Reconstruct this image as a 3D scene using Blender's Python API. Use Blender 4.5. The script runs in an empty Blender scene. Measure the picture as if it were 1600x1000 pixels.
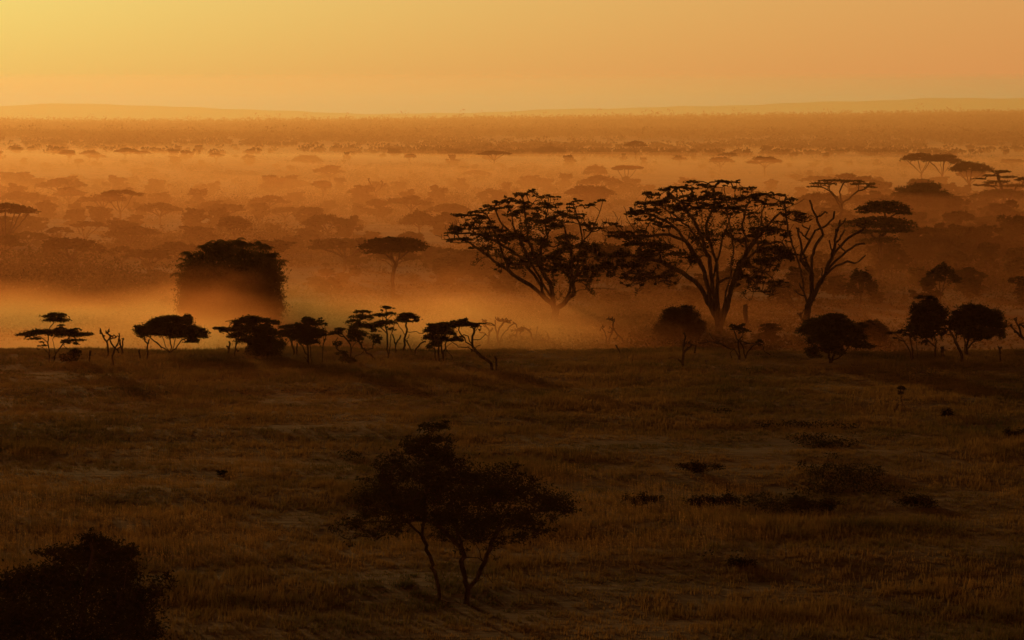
import bpy, math, random
import numpy as np
from mathutils import Vector
R = math.radians
sc = bpy.context.scene

# ---------------------------------------------------------------- camera
CAM_H = 24.0
FPX = 6515.0                    # focal length in pixels of a 1600 px wide frame
PITCH = math.atan(325.0 / FPX)
cam_d = bpy.data.cameras.new('camera')
cam_d.sensor_width = 36.0
cam_d.lens = 36.0 * FPX / 1600.0
cam_d.clip_start = 1.0
cam_d.clip_end = 40000.0
cam = bpy.data.objects.new('camera', cam_d)
sc.collection.objects.link(cam)
cam.location = (0, 0, CAM_H)
cam.rotation_euler = (R(90) - PITCH, 0, 0)
sc.camera = cam

# ---------------------------------------------------------------- sky and sun
SUN_EL, SUN_AZ = R(5.0), R(-15.0)      # azimuth measured from +Y towards +X
SKY_LOW, SKY_MID, SKY_TOP = (.11,.35,.66),(.11,.41,.72),(.10,.05,.01)
GLOW_LOW, GLOW_MID, GLOW_TOP = (1.25,.365,.12),(1.25,.39,.115),(.05,.018,.003)
world = bpy.data.worlds.new('World')
sc.world = world
world.use_nodes = True
wn = world.node_tree
wn.nodes.clear()
wo = wn.nodes.new('ShaderNodeOutputWorld')
bg = wn.nodes.new('ShaderNodeBackground')
sky = wn.nodes.new('ShaderNodeTexSky')
sky.sky_type = 'NISHITA'
sky.sun_disc = False
sky.sun_elevation = SUN_EL
sky.sun_rotation = SUN_AZ
sky.altitude = 1200
sky.air_density = 1.3
sky.dust_density = 5.0
sky.ozone_density = 1.0
# dust in the air: the low sky is bright and warm, the sky overhead dull
tc = wn.nodes.new('ShaderNodeTexCoord')
sx = wn.nodes.new('ShaderNodeSeparateXYZ')
wn.links.new(tc.outputs['Generated'], sx.inputs[0])
rp = wn.nodes.new('ShaderNodeValToRGB')
rp.color_ramp.elements[0].position = 0.0
rp.color_ramp.elements[0].color = (*SKY_LOW, 1)
rp.color_ramp.elements[1].position = 0.30
rp.color_ramp.elements[1].color = (*SKY_TOP, 1)
e = rp.color_ramp.elements.new(0.03); e.color = (*SKY_MID, 1)
wn.links.new(sx.outputs[2], rp.inputs[0])
mul = wn.nodes.new('ShaderNodeMix')
mul.data_type = 'RGBA'; mul.blend_type = 'MULTIPLY'
mul.inputs[0].default_value = 1.0
wn.links.new(sky.outputs[0], mul.inputs[6])
wn.links.new(rp.outputs[0], mul.inputs[7])
rq = wn.nodes.new('ShaderNodeValToRGB')
for i_, (p_, c_) in enumerate([(0.0, GLOW_LOW), (0.30, GLOW_TOP)]):
    rq.color_ramp.elements[i_].position = p_
    rq.color_ramp.elements[i_].color = (*c_, 1)
e = rq.color_ramp.elements.new(0.035); e.color = (*GLOW_MID, 1)
wn.links.new(sx.outputs[2], rq.inputs[0])
sc2 = wn.nodes.new('ShaderNodeVectorMath'); sc2.operation = 'SCALE'
sc2.inputs['Scale'].default_value = 10.0
wn.links.new(rq.outputs[0], sc2.inputs[0])
mulo = mul
mul = wn.nodes.new('ShaderNodeMix')
mul.data_type = 'RGBA'; mul.blend_type = 'ADD'
mul.inputs[0].default_value = 1.0
wn.links.new(mulo.outputs[2], mul.inputs[6])
wn.links.new(sc2.outputs[0], mul.inputs[7])
wn.links.new(mul.outputs[2], bg.inputs[0])
bg.inputs[1].default_value = 0.10
wn.links.new(bg.outputs[0], wo.inputs[0])

sun_d = bpy.data.lights.new('sun', 'SUN')
sun_d.energy = 2.5
sun_d.angle = R(0.5)
sun_d.color = (1.0, 0.53, 0.16)
sun = bpy.data.objects.new('sun', sun_d)
sc.collection.objects.link(sun)
sd = Vector((math.sin(SUN_AZ) * math.cos(SUN_EL), math.cos(SUN_AZ) * math.cos(SUN_EL), math.sin(SUN_EL)))
sun.rotation_euler = sd.to_track_quat('Z', 'Y').to_euler()

sc.view_settings.view_transform = 'Standard'
sc.view_settings.look = 'None'
sc.view_settings.exposure = -1.0
sc.view_settings.gamma = 1.0

cy = sc.cycles
cy.use_denoising = True
cy.max_bounces = 5
cy.diffuse_bounces = 2
cy.glossy_bounces = 1
cy.transmission_bounces = 3
cy.volume_bounces = 0
cy.transparent_max_bounces = 24
cy.volume_step_rate = 1.0
cy.volume_max_steps = 96

# ---------------------------------------------------------------- terrain
def smooth(a, b, t):
    t = np.clip((t - a) / (b - a), 0, 1)
    return t * t * (3 - 2 * t)

def height(x, y):
    x = np.asarray(x, float); y = np.asarray(y, float)
    near = 0.16 * np.sin(x * .071 + .6 * np.sin(y * .043)) * np.sin(y * .11 + 1.3) + .10 * np.sin(x * .19 + y * .13) \
        + .07 * np.sin(y * .37 + .8 * np.sin(x * .09))
    lip = 421 - .045 * (x + 50) + 2.2 * np.sin(x * .13) * np.sin(x * .037 + 1) + 1.2 * np.sin(x * .31 + 2)                       # the field ends in a low lip, the ground drops behind it
    s = smooth(0, 22, y - lip)
    z = near * (1 - .5 * s) - 2.4 * s * (1 - smooth(150, 480, y - 421))
    far = smooth(700, 1400, y)
    z = z + far * (.9 * np.sin(y * .0041 + x * .0013) + .5 * np.sin(x * .011 + y * .0052))
    u = x / np.maximum(y, 1)                          # the far woods climb, more on the right hand
    rise = 3.5 + 60 * np.clip(u + .08, 0, 1) + 110 * np.clip(u + .03, 0, 1) ** 2 + 40 * np.clip(-.085 - u, 0, 1)
    z = z + smooth(2700, 6000, y) * np.minimum(rise, 34) * (1 - .5 * smooth(6100, 7600, y))
    return z

def pix_ray(px, py):
    cx, cz = (px - 800) / FPX, -(py - 500) / FPX
    cp, sp = math.cos(PITCH), math.sin(PITCH)
    v = Vector((cx, cp + sp * cz, -sp + cp * cz))
    return v

def ground_at(px, py):
    """where the line of sight through a photo pixel meets the terrain"""
    v = pix_ray(px, py)
    v = v / v.y
    ys = 170.0
    while ys < 12000:
        step = max(1.0, ys * .002)
        if CAM_H + v.z * (ys + step) <= float(height(v.x * (ys + step), ys + step)):
            a, b = ys, ys + step
            for _ in range(24):
                m = (a + b) / 2
                if CAM_H + v.z * m <= float(height(v.x * m, m)):
                    b = m
                else:
                    a = m
            return Vector((v.x * b, b, float(height(v.x * b, b))))
        ys += step
    return Vector((v.x * 6000, 6000, 0))

# ---------------------------------------------------------------- material helpers
def mat(name):
    m = bpy.data.materials.new(name)
    m.use_nodes = True
    nt = m.node_tree
    nt.nodes.clear()
    out = nt.nodes.new('ShaderNodeOutputMaterial')
    return m, nt, out

def N(nt, t, **kw):
    n = nt.nodes.new(t)
    for k, v in kw.items():
        setattr(n, k, v)
    return n

def ramp(nt, fac, stops, interp='LINEAR'):
    r = N(nt, 'ShaderNodeValToRGB')
    cr = r.color_ramp
    cr.interpolation = interp
    while len(cr.elements) > 1:
        cr.elements.remove(cr.elements[-1])
    cr.elements[0].position = stops[0][0]
    cr.elements[0].color = (*stops[0][1], 1)
    for p, c in stops[1:]:
        e = cr.elements.new(p)
        e.color = (*c, 1)
    if fac is not None:
        nt.links.new(fac, r.inputs[0])
    return r

def mapped_noise(nt, scale_xyz, scale, detail=4, rough=.55):
    g = N(nt, 'ShaderNodeNewGeometry')
    mp = N(nt, 'ShaderNodeMapping')
    mp.inputs['Scale'].default_value = scale_xyz
    nt.links.new(g.outputs['Position'], mp.inputs[0])
    n = N(nt, 'ShaderNodeTexNoise')
    n.inputs['Scale'].default_value = scale
    n.inputs['Detail'].default_value = detail
    n.inputs['Roughness'].default_value = rough
    nt.links.new(mp.outputs[0], n.inputs[0])
    return n

def mesh_obj(name, verts, faces, material, parent=None, smooth_shade=False):
    me = bpy.data.meshes.new(name)
    verts = np.asarray(verts, np.float32)
    if isinstance(faces, np.ndarray):
        k = faces.shape[1]
        me.vertices.add(len(verts)); me.vertices.foreach_set('co', verts.ravel())
        me.loops.add(faces.size); me.loops.foreach_set('vertex_index', faces.ravel().astype(np.int32))
        me.polygons.add(len(faces))
        me.polygons.foreach_set('loop_start', np.arange(0, faces.size, k, dtype=np.int32))
        me.polygons.foreach_set('loop_total', np.full(len(faces), k, np.int32))
        me.update(calc_edges=True)
    else:
        me.from_pydata([tuple(map(float, v)) for v in verts], [], faces)
    me.validate()
    if smooth_shade:
        me.polygons.foreach_set('use_smooth', np.ones(len(me.polygons), bool))
    me.materials.append(material)
    o = bpy.data.objects.new(name, me)
    sc.collection.objects.link(o)
    if parent is not None:
        o.parent = parent
    return o

def tag(o, label=None, cat=None, group=None, kind=None):
    for k, v in (('label', label), ('category', cat), ('group', group), ('kind', kind)):
        if v:
            o[k] = v
    return o

def fbm(x, y, seed=0, octaves=4):
    """smooth value noise, -1..1"""
    x = np.asarray(x, float); y = np.asarray(y, float)
    tot = 0; amp = 1; nrm = 0
    for o in range(octaves):
        f = 2 ** o
        xi = np.floor(x * f).astype(np.int64); yi = np.floor(y * f).astype(np.int64)
        xf = x * f - xi; yf = y * f - yi
        xf = xf * xf * (3 - 2 * xf); yf = yf * yf * (3 - 2 * yf)
        def h(a, b):
            v = np.sin(a * 127.1 + b * 311.7 + (seed + o) * 74.7) * 43758.5453
            return v - np.floor(v)
        v = (h(xi, yi) * (1 - xf) + h(xi + 1, yi) * xf) * (1 - yf) + (h(xi, yi + 1) * (1 - xf) + h(xi + 1, yi + 1) * xf) * yf
        tot = tot + amp * (2 * v - 1); nrm += amp; amp *= .55
    return tot / nrm * 1.6

# ---------------------------------------------------------------- ground
m_ground, nt, out = mat('dry_grassland')
bs = N(nt, 'ShaderNodeBsdfPrincipled')
bs.inputs['Roughness'].default_value = .95
bs.inputs['Specular IOR Level'].default_value = .05
n1 = mapped_noise(nt, (.25, 1, 1), .055, 6, .62)
n2 = mapped_noise(nt, (.6, 1.6, 1), .6, 5, .6)
mx = N(nt, 'ShaderNodeMix'); mx.data_type = 'FLOAT'
mx.inputs[0].default_value = .35
nt.links.new(n1.outputs[0], mx.inputs[2]); nt.links.new(n2.outputs[0], mx.inputs[3])
cr = ramp(nt, mx.outputs[0], [(.34, (.05, .04, .02)), (.47, (.14, .08, .035)), (.56, (.20, .12, .05)), (.68, (.27, .17, .075))])
nt.links.new(cr.outputs[0], bs.inputs['Base Color'])
bp = N(nt, 'ShaderNodeBump'); bp.inputs['Strength'].default_value = .6; bp.inputs['Distance'].default_value = .4
nt.links.new(n2.outputs[0], bp.inputs['Height']); nt.links.new(bp.outputs[0], bs.inputs['Normal'])
nt.links.new(bs.outputs[0], out.inputs[0])

def grid_sheet(name, ys, xf, nx, hf, material):
    V = []
    for y in ys:
        w = xf(y)
        xs = np.linspace(-w, w, nx)
        V.append(np.stack([xs, np.full(nx, y), hf(xs, np.full(nx, y))], 1))
    V = np.concatenate(V)
    ny = len(ys)
    i = np.arange(ny - 1)[:, None] * nx + np.arange(nx - 1)[None, :]
    F = np.stack([i, i + 1, i + nx + 1, i + nx], -1).reshape(-1, 4)
    return mesh_obj(name, V, F, material, smooth_shade=True)

ys = np.concatenate([np.linspace(-400, 150, 12), np.linspace(152, 500, 230), np.linspace(504, 900, 70), np.geomspace(910, 14500, 130)])
ground = grid_sheet('ground', ys, lambda y: 420 + max(y, 0) * .22, 181, height, m_ground)
tag(ground, kind='structure')

# far hills, eleven to thirteen kilometres off
def hill_h(x, y):
    u = x / 12000.0 * FPX + 800
    top = np.interp(u, [-900, -300, 0, 60, 130, 180, 230, 320, 480, 600, 700, 900, 1100, 1300, 1450, 1600, 2000, 2600],
                    [150, 158, 167, 163, 161, 163, 166, 168, 175, 178, 177, 170, 166, 159, 154, 153, 160, 150])
    zt = 24 + (175 - top) / FPX * 12000
    zt = zt + 1.2 * np.sin(u * .031) + .8 * np.sin(u * .083 + 1)
    return 0 + (zt + 6) * np.exp(-((y - 12000) / 800.0) ** 2) - 6
m_hill, nt, out = mat('hill_scrub')
bs = N(nt, 'ShaderNodeBsdfDiffuse')
nn = mapped_noise(nt, (1, .5, 1), .01, 5)
cr = ramp(nt, nn.outputs[0], [(.35, (.05, .045, .02)), (.65, (.12, .09, .045))])
nt.links.new(cr.outputs[0], bs.inputs[0]); nt.links.new(bs.outputs[0], out.inputs[0])
hills = grid_sheet('hills', np.linspace(10400, 13600, 60), lambda y: 2900, 200, hill_h, m_hill)
tag(hills, kind='structure')

# ---------------------------------------------------------------- haze: pale even air round everything
def box_mesh(name, lo, hi, material):
    x0, y0, z0 = lo; x1, y1, z1 = hi
    V = [(x0, y0, z0), (x1, y0, z0), (x1, y1, z0), (x0, y1, z0), (x0, y0, z1), (x1, y0, z1), (x1, y1, z1), (x0, y1, z1)]
    F = [(0, 3, 2, 1), (4, 5, 6, 7), (0, 1, 5, 4), (1, 2, 6, 5), (2, 3, 7, 6), (3, 0, 4, 7)]
    return mesh_obj(name, V, F, material)

def volume_mat(name, density, color, aniso, absorb=(1, 1, 1)):
    m, nt, out = mat(name)
    v = N(nt, 'ShaderNodeVolumePrincipled')
    v.inputs['Color'].default_value = (*color, 1)
    v.inputs['Absorption Color'].default_value = (*absorb, 1)
    v.inputs['Density'].default_value = density
    v.inputs['Anisotropy'].default_value = aniso
    v.inputs['Blackbody Intensity'].default_value = 0
    nt.links.new(v.outputs[0], out.inputs['Volume'])
    return m, nt, v

LOWD, LOWC, LOWA = .0016, (1.0,.36,.13), (.8,.8,.8)
HAZE_C = (1.0,.45,.18); HAZE_A = (.95,.95,.95); ANI = .6
m_haze, _, _ = volume_mat('haze_air', .00003, HAZE_C, ANI, HAZE_A)
haze = box_mesh('haze', (-3700, -420, -12), (3700, 14600, 80), m_haze)
tag(haze, kind='stuff')
m_dust, _, _ = volume_mat('dust_air', .00037, HAZE_C, ANI, HAZE_A)
m_dust2, _, _ = volume_mat('low_dust_air', LOWD, LOWC, ANI, LOWA)

def vol_layer(name, material, ys, us, top, bottom=-9.0):
    """a closed layer of even air: its upper side follows top(u, y), its lower side lies under the ground"""
    ny, nu = len(ys), len(us)
    U, Y = np.meshgrid(us, ys)
    W = np.maximum(Y, 500) * 1.0
    T = np.stack([U * W, Y, np.maximum(top(U, Y), bottom + .5)], -1).reshape(-1, 3)
    Bm = T.copy(); Bm[:, 2] = bottom
    V = np.concatenate([T, Bm]); k = ny * nu
    i = (np.arange(ny - 1)[:, None] * nu + np.arange(nu - 1)[None, :])
    F = [np.stack([i, i + 1, i + nu + 1, i + nu], -1).reshape(-1, 4), np.stack([i + k, i + nu + k, i + nu + 1 + k, i + 1 + k], -1).reshape(-1, 4)]
    e = np.arange(nu - 1)
    F.append(np.stack([e, e + k, e + 1 + k, e + 1], -1)); q = e + (ny - 1) * nu
    F.append(np.stack([q, q + 1, q + 1 + k, q + k], -1))
    e = np.arange(ny - 1) * nu
    F.append(np.stack([e, e + nu, e + nu + k, e + k], -1)); q = e + nu - 1
    F.append(np.stack([q, q + k, q + nu + k, q + nu], -1))
    return mesh_obj(name, V, np.concatenate(F), material)
# dust hanging over the plain: layers that thicken with distance, and towards the sun side
prof = np.array([(430, -7.0), (500, 2), (620, 11), (900, 22), (1600, 36), (3000, 52), (6000, 70), (14400, 76)])
us = np.array([-.55, -.3, -.2, -.15, -.12, -.09, -.06, -.03, 0, .03, .06, .09, .12, .15, .2, .3, .55])
dust = vol_layer('dust_haze', m_dust, np.array([430, 470, 520, 580, 650, 800, 1000, 1300, 1600, 2200, 3000, 4400, 6000, 14400.]), us * .45,
                 lambda U, Y: np.interp(Y, prof[:, 0], prof[:, 1]))
lowp = np.array([(270, -1.0), (320, .5), (400, 1.0), (436, 1.2), (470, 1.8), (540, 4.8), (700, 10), (1000, 11.5), (1400, 9.5), (1800, 5.5), (2200, 3.4), (2800, 2.2), (7000, 1)])
def low_top(U, Y):
    f = np.interp(U, [-.12, -.06, 0, .05, .10], [1.15, 1.05, .92, .86, .78])
    f = f * (1 + .16 * np.sin(U * 61 + Y * .006) * np.sin(Y * .013 + U * 23))
    b = np.interp(Y - np.interp(U, [-.02, .03], [0, 70]), lowp[:, 0], lowp[:, 1])
    return np.where(b > 0, b * f, b)
low = vol_layer('low_dust_haze', m_dust2, np.concatenate([np.linspace(270, 430, 12), np.linspace(436, 1500, 60), np.linspace(1540, 7000, 60)]), np.concatenate([[-.5, -.25], np.linspace(-.18, .18, 40), [.25, .5]]), low_top)
tag(low, kind='stuff')
tag(dust, kind='stuff')

# ---------------------------------------------------------------- vegetation materials
def leaf_mat(name, c1, c2, transl=.35):
    m, nt, out = mat(name)
    oi = N(nt, 'ShaderNodeObjectInfo')
    n = mapped_noise(nt, (1, 1, 1), .8, 3)
    cr = ramp(nt, n.outputs[0], [(.35, c1), (.68, c2)])
    hs = N(nt, 'ShaderNodeHueSaturation')
    mr = N(nt, 'ShaderNodeMapRange'); mr.inputs[3].default_value = .7; mr.inputs[4].default_value = 1.25
    nt.links.new(oi.outputs['Random'], mr.inputs[0]); nt.links.new(mr.outputs[0], hs.inputs['Value'])
    nt.links.new(cr.outputs[0], hs.inputs['Color'])
    d = N(nt, 'ShaderNodeBsdfDiffuse'); t = N(nt, 'ShaderNodeBsdfTranslucent')
    nt.links.new(hs.outputs[0], d.inputs[0]); nt.links.new(hs.outputs[0], t.inputs[0])
    mx = N(nt, 'ShaderNodeMixShader'); mx.inputs[0].default_value = transl
    nt.links.new(d.outputs[0], mx.inputs[1]); nt.links.new(t.outputs[0], mx.inputs[2])
    nt.links.new(mx.outputs[0], out.inputs[0])
    return m

m_leaf = leaf_mat('acacia_leaf', (.030, .032, .010), (.060, .055, .018), .22)
m_leafd = leaf_mat('dry_leaf', (.05, .04, .014), (.09, .065, .024), .25)
m_palm = leaf_mat('palm_frond', (.06, .06, .018), (.12, .11, .03), .4)
m_bark, nt, out = mat('bark')
d = N(nt, 'ShaderNodeBsdfDiffuse')
n = mapped_noise(nt, (3, 3, .5), 2.0, 4)
cr = ramp(nt, n.outputs[0], [(.3, (.030, .020, .012)), (.7, (.095, .065, .040))])
nt.links.new(cr.outputs[0], d.inputs[0]); nt.links.new(d.outputs[0], out.inputs[0])
m_dead, nt, out = mat('dead_wood')
d = N(nt, 'ShaderNodeBsdfDiffuse')
n = mapped_noise(nt, (4, 4, .6), 3.0, 4)
cr = ramp(nt, n.outputs[0], [(.3, (.035, .024, .016)), (.7, (.10, .07, .045))])
nt.links.new(cr.outputs[0], d.inputs[0]); nt.links.new(d.outputs[0], out.inputs[0])

# ---------------------------------------------------------------- tree skeletons
class Skel:
    def __init__(s, rng):
        s.P = [np.zeros(3)]; s.par = [-1]; s.w = [0]; s.rng = rng
    def nearest(s, p, zpen=.8):
        A = np.array(s.P)
        d = A - p
        c = np.sqrt((d ** 2).sum(1)) + zpen * np.maximum(d[:, 2], 0) + .15 * np.abs(d[:, 1])
        return int(np.argmin(c))
    def chain(s, start, pts, step, jit, tip=1):
        """append a polyline (list of points) growing from node start"""
        cur = start
        a = s.P[cur]
        for b in pts:
            L = np.linalg.norm(b - a)
            n = max(1, int(round(L / step)))
            for k in range(1, n + 1):
                q = a + (b - a) * k / n
                if k < n or n == 1:
                    q = q + s.rng.normal(0, jit, 3) * min(1, L / step)
                s.P.append(q); s.par.append(cur); s.w.append(0)
                cur = len(s.P) - 1
            a = b
        s.w[cur] += tip
        return cur
    def attach(s, target, step, jit, zpen=.8, droop=.0):
        i = s.nearest(target, zpen)
        a = s.P[i]
        L = np.linalg.norm(target - a)
        if L < 1e-3:
            return i
        if s.par[i] >= 0:
            d0 = a - s.P[s.par[i]]
            d0 = d0 / (np.linalg.norm(d0) + 1e-6)
        else:
            d0 = np.array([0, 0, 1.])
        m = a + (target - a) * .45 + d0 * L * .16 + np.array([0, 0, -droop * L])
        q = a + (target - a) * .75 + d0 * L * .12
        return s.chain(i, [m, q, target], step, jit)
    def radii(s, r0, rt, flare=1.35):
        n = len(s.P)
        cnt = np.array(s.w, float)
        for i in range(n - 1, 0, -1):
            if cnt[i] <= 0:
                cnt[i] = 1
            cnt[s.par[i]] += cnt[i]
        r = rt + (r0 - rt) * (np.maximum(cnt, 1) / cnt[0]) ** .57
        r = np.maximum(r, rt)
        r[0] *= flare
        return r, cnt
    def mesh(s, r0, rt, flare=1.35):
        r, cnt = s.radii(r0, rt, flare)
        P = np.array(s.P); par = s.par
        kids = [[] for _ in P]
        for i in range(1, len(P)):
            kids[par[i]].append(i)
        V = []; F = []
        stack = [(0, None)]
        while stack:
            i, pr = stack.pop()
            ch = [i] if pr is None else [pr, i]
            while True:
                k = kids[ch[-1]]
                if not k:
                    break
                k = sorted(k, key=lambda j: -cnt[j])
                for j in k[1:]:
                    stack.append((j, ch[-1]))
                ch.append(k[0])
            if len(ch) < 2:
                continue
            pts = P[ch]; rr = r[ch].copy()
            if pr is not None:
                rr[0] = min(rr[0], rr[1] * 1.15)
            rmax = rr[1]
            sides = 8 if rmax > .12 else (5 if rmax > .05 else 3)
            t = np.gradient(pts, axis=0)
            t /= np.linalg.norm(t, axis=1)[:, None] + 1e-9
            ref = np.array([0.31, .9, .2]) if abs(t[0][1]) < .8 else np.array([1., 0, .1])
            u = np.cross(t, ref); u /= np.linalg.norm(u, axis=1)[:, None] + 1e-9
            v = np.cross(t, u)
            an = np.arange(sides) * 2 * math.pi / sides
            ring = pts[:, None, :] + rr[:, None, None] * (np.cos(an)[None, :, None] * u[:, None, :] + np.sin(an)[None, :, None] * v[:, None, :])
            base = sum(len(x) for x in V)
            V.append(ring.reshape(-1, 3))
            m = len(ch)
            ii = base + np.arange(m - 1)[:, None] * sides + np.arange(sides)[None, :]
            jj = base + np.arange(m - 1)[:, None] * sides + (np.arange(sides)[None, :] + 1) % sides
            F.append(np.stack([ii, jj, jj + sides, ii + sides], -1).reshape(-1, 4))
        return np.concatenate(V), np.concatenate(F)

def leaf_quads(C, size, rng, flat=.35, aspect=.5):
    """one small rhombus per centre, long axis mostly level when flat is small"""
    n = len(C)
    a = rng.normal(0, 1, (n, 3)); a[:, 2] *= flat
    a /= np.linalg.norm(a, axis=1)[:, None] + 1e-9
    b = rng.normal(0, 1, (n, 3))
    b -= (b * a).sum(1)[:, None] * a
    b /= np.linalg.norm(b, axis=1)[:, None] + 1e-9
    sz = size * rng.uniform(.55, 1.35, n)[:, None]
    a = a * sz; b = b * sz * aspect
    V = np.stack([C - a, C - b, C + a, C + b], 1).reshape(-1, 3)
    F = np.arange(4 * n).reshape(-1, 4)
    return V, F

def pad_points(rng, c, hw, hd, hh, n, clump=.16, dome=True):
    """centres of leaf sprays filling one foliage pad, gathered in clumps"""
    k = max(3, int(n / 15))
    ang = rng.uniform(0, 2 * math.pi, k); rho = np.sqrt(rng.uniform(0, 1, k))
    cx = rho * np.cos(ang); cyy = rho * np.sin(ang)
    edge = 1 - rho ** 2
    if dome:
        cz = edge * .9 * rng.uniform(.55, 1.0, k) - .35 + rng.normal(0, .12, k)
    else:
        cz = rng.uniform(-1, 1, k) * np.sqrt(edge)
    idx = rng.integers(0, k, n)
    s = clump + .10 * rng.uniform(0, 1, k)[idx]
    X = cx[idx] + rng.normal(0, 1, n) * s
    Y = cyy[idx] + rng.normal(0, 1, n) * s
    Z = cz[idx] + rng.normal(0, 1, n) * s * (1.0 if not dome else .9)
    return np.stack([c[0] + X * hw, c[1] + Y * hd, c[2] + Z * hh], 1), \
        np.stack([c[0] + cx * hw * .9, c[1] + cyy * hd * .9, c[2] + (cz - .15) * hh], 1)

def place(o, at):
    o.location = at

def traced(name, label, cat, base, limbs=(), pads=(), org=(0, 0), s=1.0, r0=3.0, rt=.03, leaf=.2, dens=1.0,
           step=.6, jit=.06, seed=1, group=None, ph=1.0, extra=0, split=False, depth=.8, twig=1.0, lm=None, bark=None, wide=1.0, dead=False,
           dome=True, spread=1.0, twigs=0, flat=.35, multi=(), maxatt=10, clump=.16):
    """a tree studied from the photo: base, limbs and foliage pads as picture positions, given back their real size at the
    tree's own distance and a depth of their own; pads are (x, y, width, height[, density[, depth offset]])"""
    rng = np.random.default_rng(seed)
    def px(p):
        return (org[0] + p[0] / s, org[1] + p[1] / s)
    bx, by = px(base)
    g = ground_at(bx, by)
    mpp = g.y / FPX                       # metres per picture pixel there
    def loc(p, y=0.0):
        q = px(p)
        return np.array([(q[0] - bx) * mpp, y, (by - q[1]) * mpp])
    sk = Skel(rng)
    sk.P[0] = np.array([0, 0, -.25])
    H = max([1.0] + [loc(p)[2] for L in limbs for p in L] + [loc(p)[2] for p in pads])
    for L in limbs:
        pts = [loc(p) for p in L]
        first = pts[0]
        if first[2] < .12 * H and abs(first[0]) < .12 * H:
            i = 0
        elif first[2] < .1 * H:
            sk.P.append(first + np.array([0, rng.normal(0, .1 * H * depth), -.25 - first[2] * .0])); sk.par.append(0); sk.w.append(0)
            i = len(sk.P) - 1
            sk.sep = getattr(sk, 'sep', []) + [i]
        else:
            i = sk.nearest(first, .2)
        dirn = rng.normal(0, .35) * depth
        y0 = sk.P[i][1]
        length = 0; out_ = []
        prev = pts[0]
        for p in pts[1:] if i else pts:
            length += np.linalg.norm(p - prev); prev = p
            out_.append(p + np.array([0, y0 + dirn * length * .6, 0]))
        if out_:
            sk.chain(i, out_, step, jit, tip=3)
    pads = [(p[0], p[1], p[2], p[3] * ph, *p[4:]) for p in pads]
    if split:
        q_ = []
        for p in pads:
            if p[2] / s * mpp > 2.0:
                m_ = 3 if p[2] / s * mpp > 3.2 else 2
                for k_ in range(m_):
                    u_ = (k_ + .5) / m_ * 2 - 1
                    q_.append((p[0] + u_ * p[2] * .42 + rng.normal(0, .03) * p[2], p[1] + (abs(u_) * .7 + rng.normal(0, .45)) * p[3], p[2] / m_ * rng.uniform(.9, 1.35), p[3] * rng.uniform(.7, 1.05), *p[4:]))
            else:
                q_.append(p)
        pads = q_
    for p in list(pads):
        for _ in range(extra):
            pads.append((p[0] + rng.uniform(-.5, .5) * p[2], p[1] + rng.uniform(-.5, 1.2) * p[3], p[2] * rng.uniform(.25, .5), p[3] * rng.uniform(.6, .95), (p[4] if len(p) > 4 else 1.0) * rng.uniform(.5, 1)))
    LV = []; LF = []; nb = 0
    for pd in pads:
        x, y, w, h = pd[:4]
        dn = pd[4] if len(pd) > 4 else 1.0
        rad = w / s * mpp / 2; hh = h / s * mpp / 2
        off = pd[5] if len(pd) > 5 else rng.normal(0, 1) * spread * (.16 * H if not dead else 0)
        c = loc((x, y)) + np.array([0, off, 0])
        n = int(np.clip(dens * dn * 5.2 * (rad * 2) * (hh * 2) * 1.15 / (leaf * leaf * .62), 12, 9000))
        if dead:
            n = 0
        if n:
            Q, K = pad_points(rng, c, rad * wide, rad * depth, hh, n, clump=clump, dome=dome)
            v, f = leaf_quads(Q, leaf, rng, flat)
            LV.append(v); LF.append(f + nb); nb += len(v)
        else:
            _, K = pad_points(rng, c, rad, rad * depth, hh, 60, dome=dome)
        na = int(np.clip(twig * (3 + rad * 1.6), 2, maxatt))
        K = K[rng.permutation(len(K))[:na]]
        K = K[np.argsort(np.linalg.norm(K - sk.P[0], axis=1))]
        for q in K:
            sk.attach(q, step * .7, jit * .7)
    for _ in range(twigs):                # bare twigs off the limbs
        i = rng.integers(len(sk.P) // 4, len(sk.P))
        a = sk.P[i]
        if a[2] > .78 * H and not dead:
            continue
        d = rng.normal(0, 1, 3); d[2] = abs(d[2]) * .7 + .1; d /= np.linalg.norm(d)
        L = H * (rng.uniform(.04, .13) if dead else rng.uniform(.03, .08))
        sk.chain(i, [a + d * L * .5, a + d * L + np.array([0, 0, L * .15])], step * .5, jit)
    V, F = sk.mesh(max(r0 / s * mpp, rt * 1.5), rt)
    if hasattr(sk, 'sep'):                # stems with a foot of their own: drop the link to the first foot
        pass
    if dead and not LV:
        o = mesh_obj(name, V, F, bark or m_dead)
        o.location = g
        tag(o, label, cat, group)
        return o
    root = bpy.data.objects.new(name, None)
    root.empty_display_size = .5
    sc.collection.objects.link(root)
    root.location = g
    tag(root, label, cat, group)
    if len(V):
        mesh_obj('trunk', V, F, bark or m_bark, root, True)
    if LV:
        mesh_obj('crown', np.concatenate(LV), np.concatenate(LF), lm or m_leaf, root)
    return root

def round_pads(cx, cy_, w, h, n, seed=0, k=.42, dn=1.0):
    k *= .72; n = int(n * 1.6)
    r = np.random.default_rng(seed)
    out = []
    for i in range(n):
        a = r.uniform(0, 2 * math.pi); q = math.sqrt(r.uniform(0, 1)) * .78
        out.append((cx + q * math.cos(a) * w / 2, cy_ + q * math.sin(a) * h / 2, w * k * r.uniform(.8, 1.2), h * k * r.uniform(.8, 1.2), dn))
    return out

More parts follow.
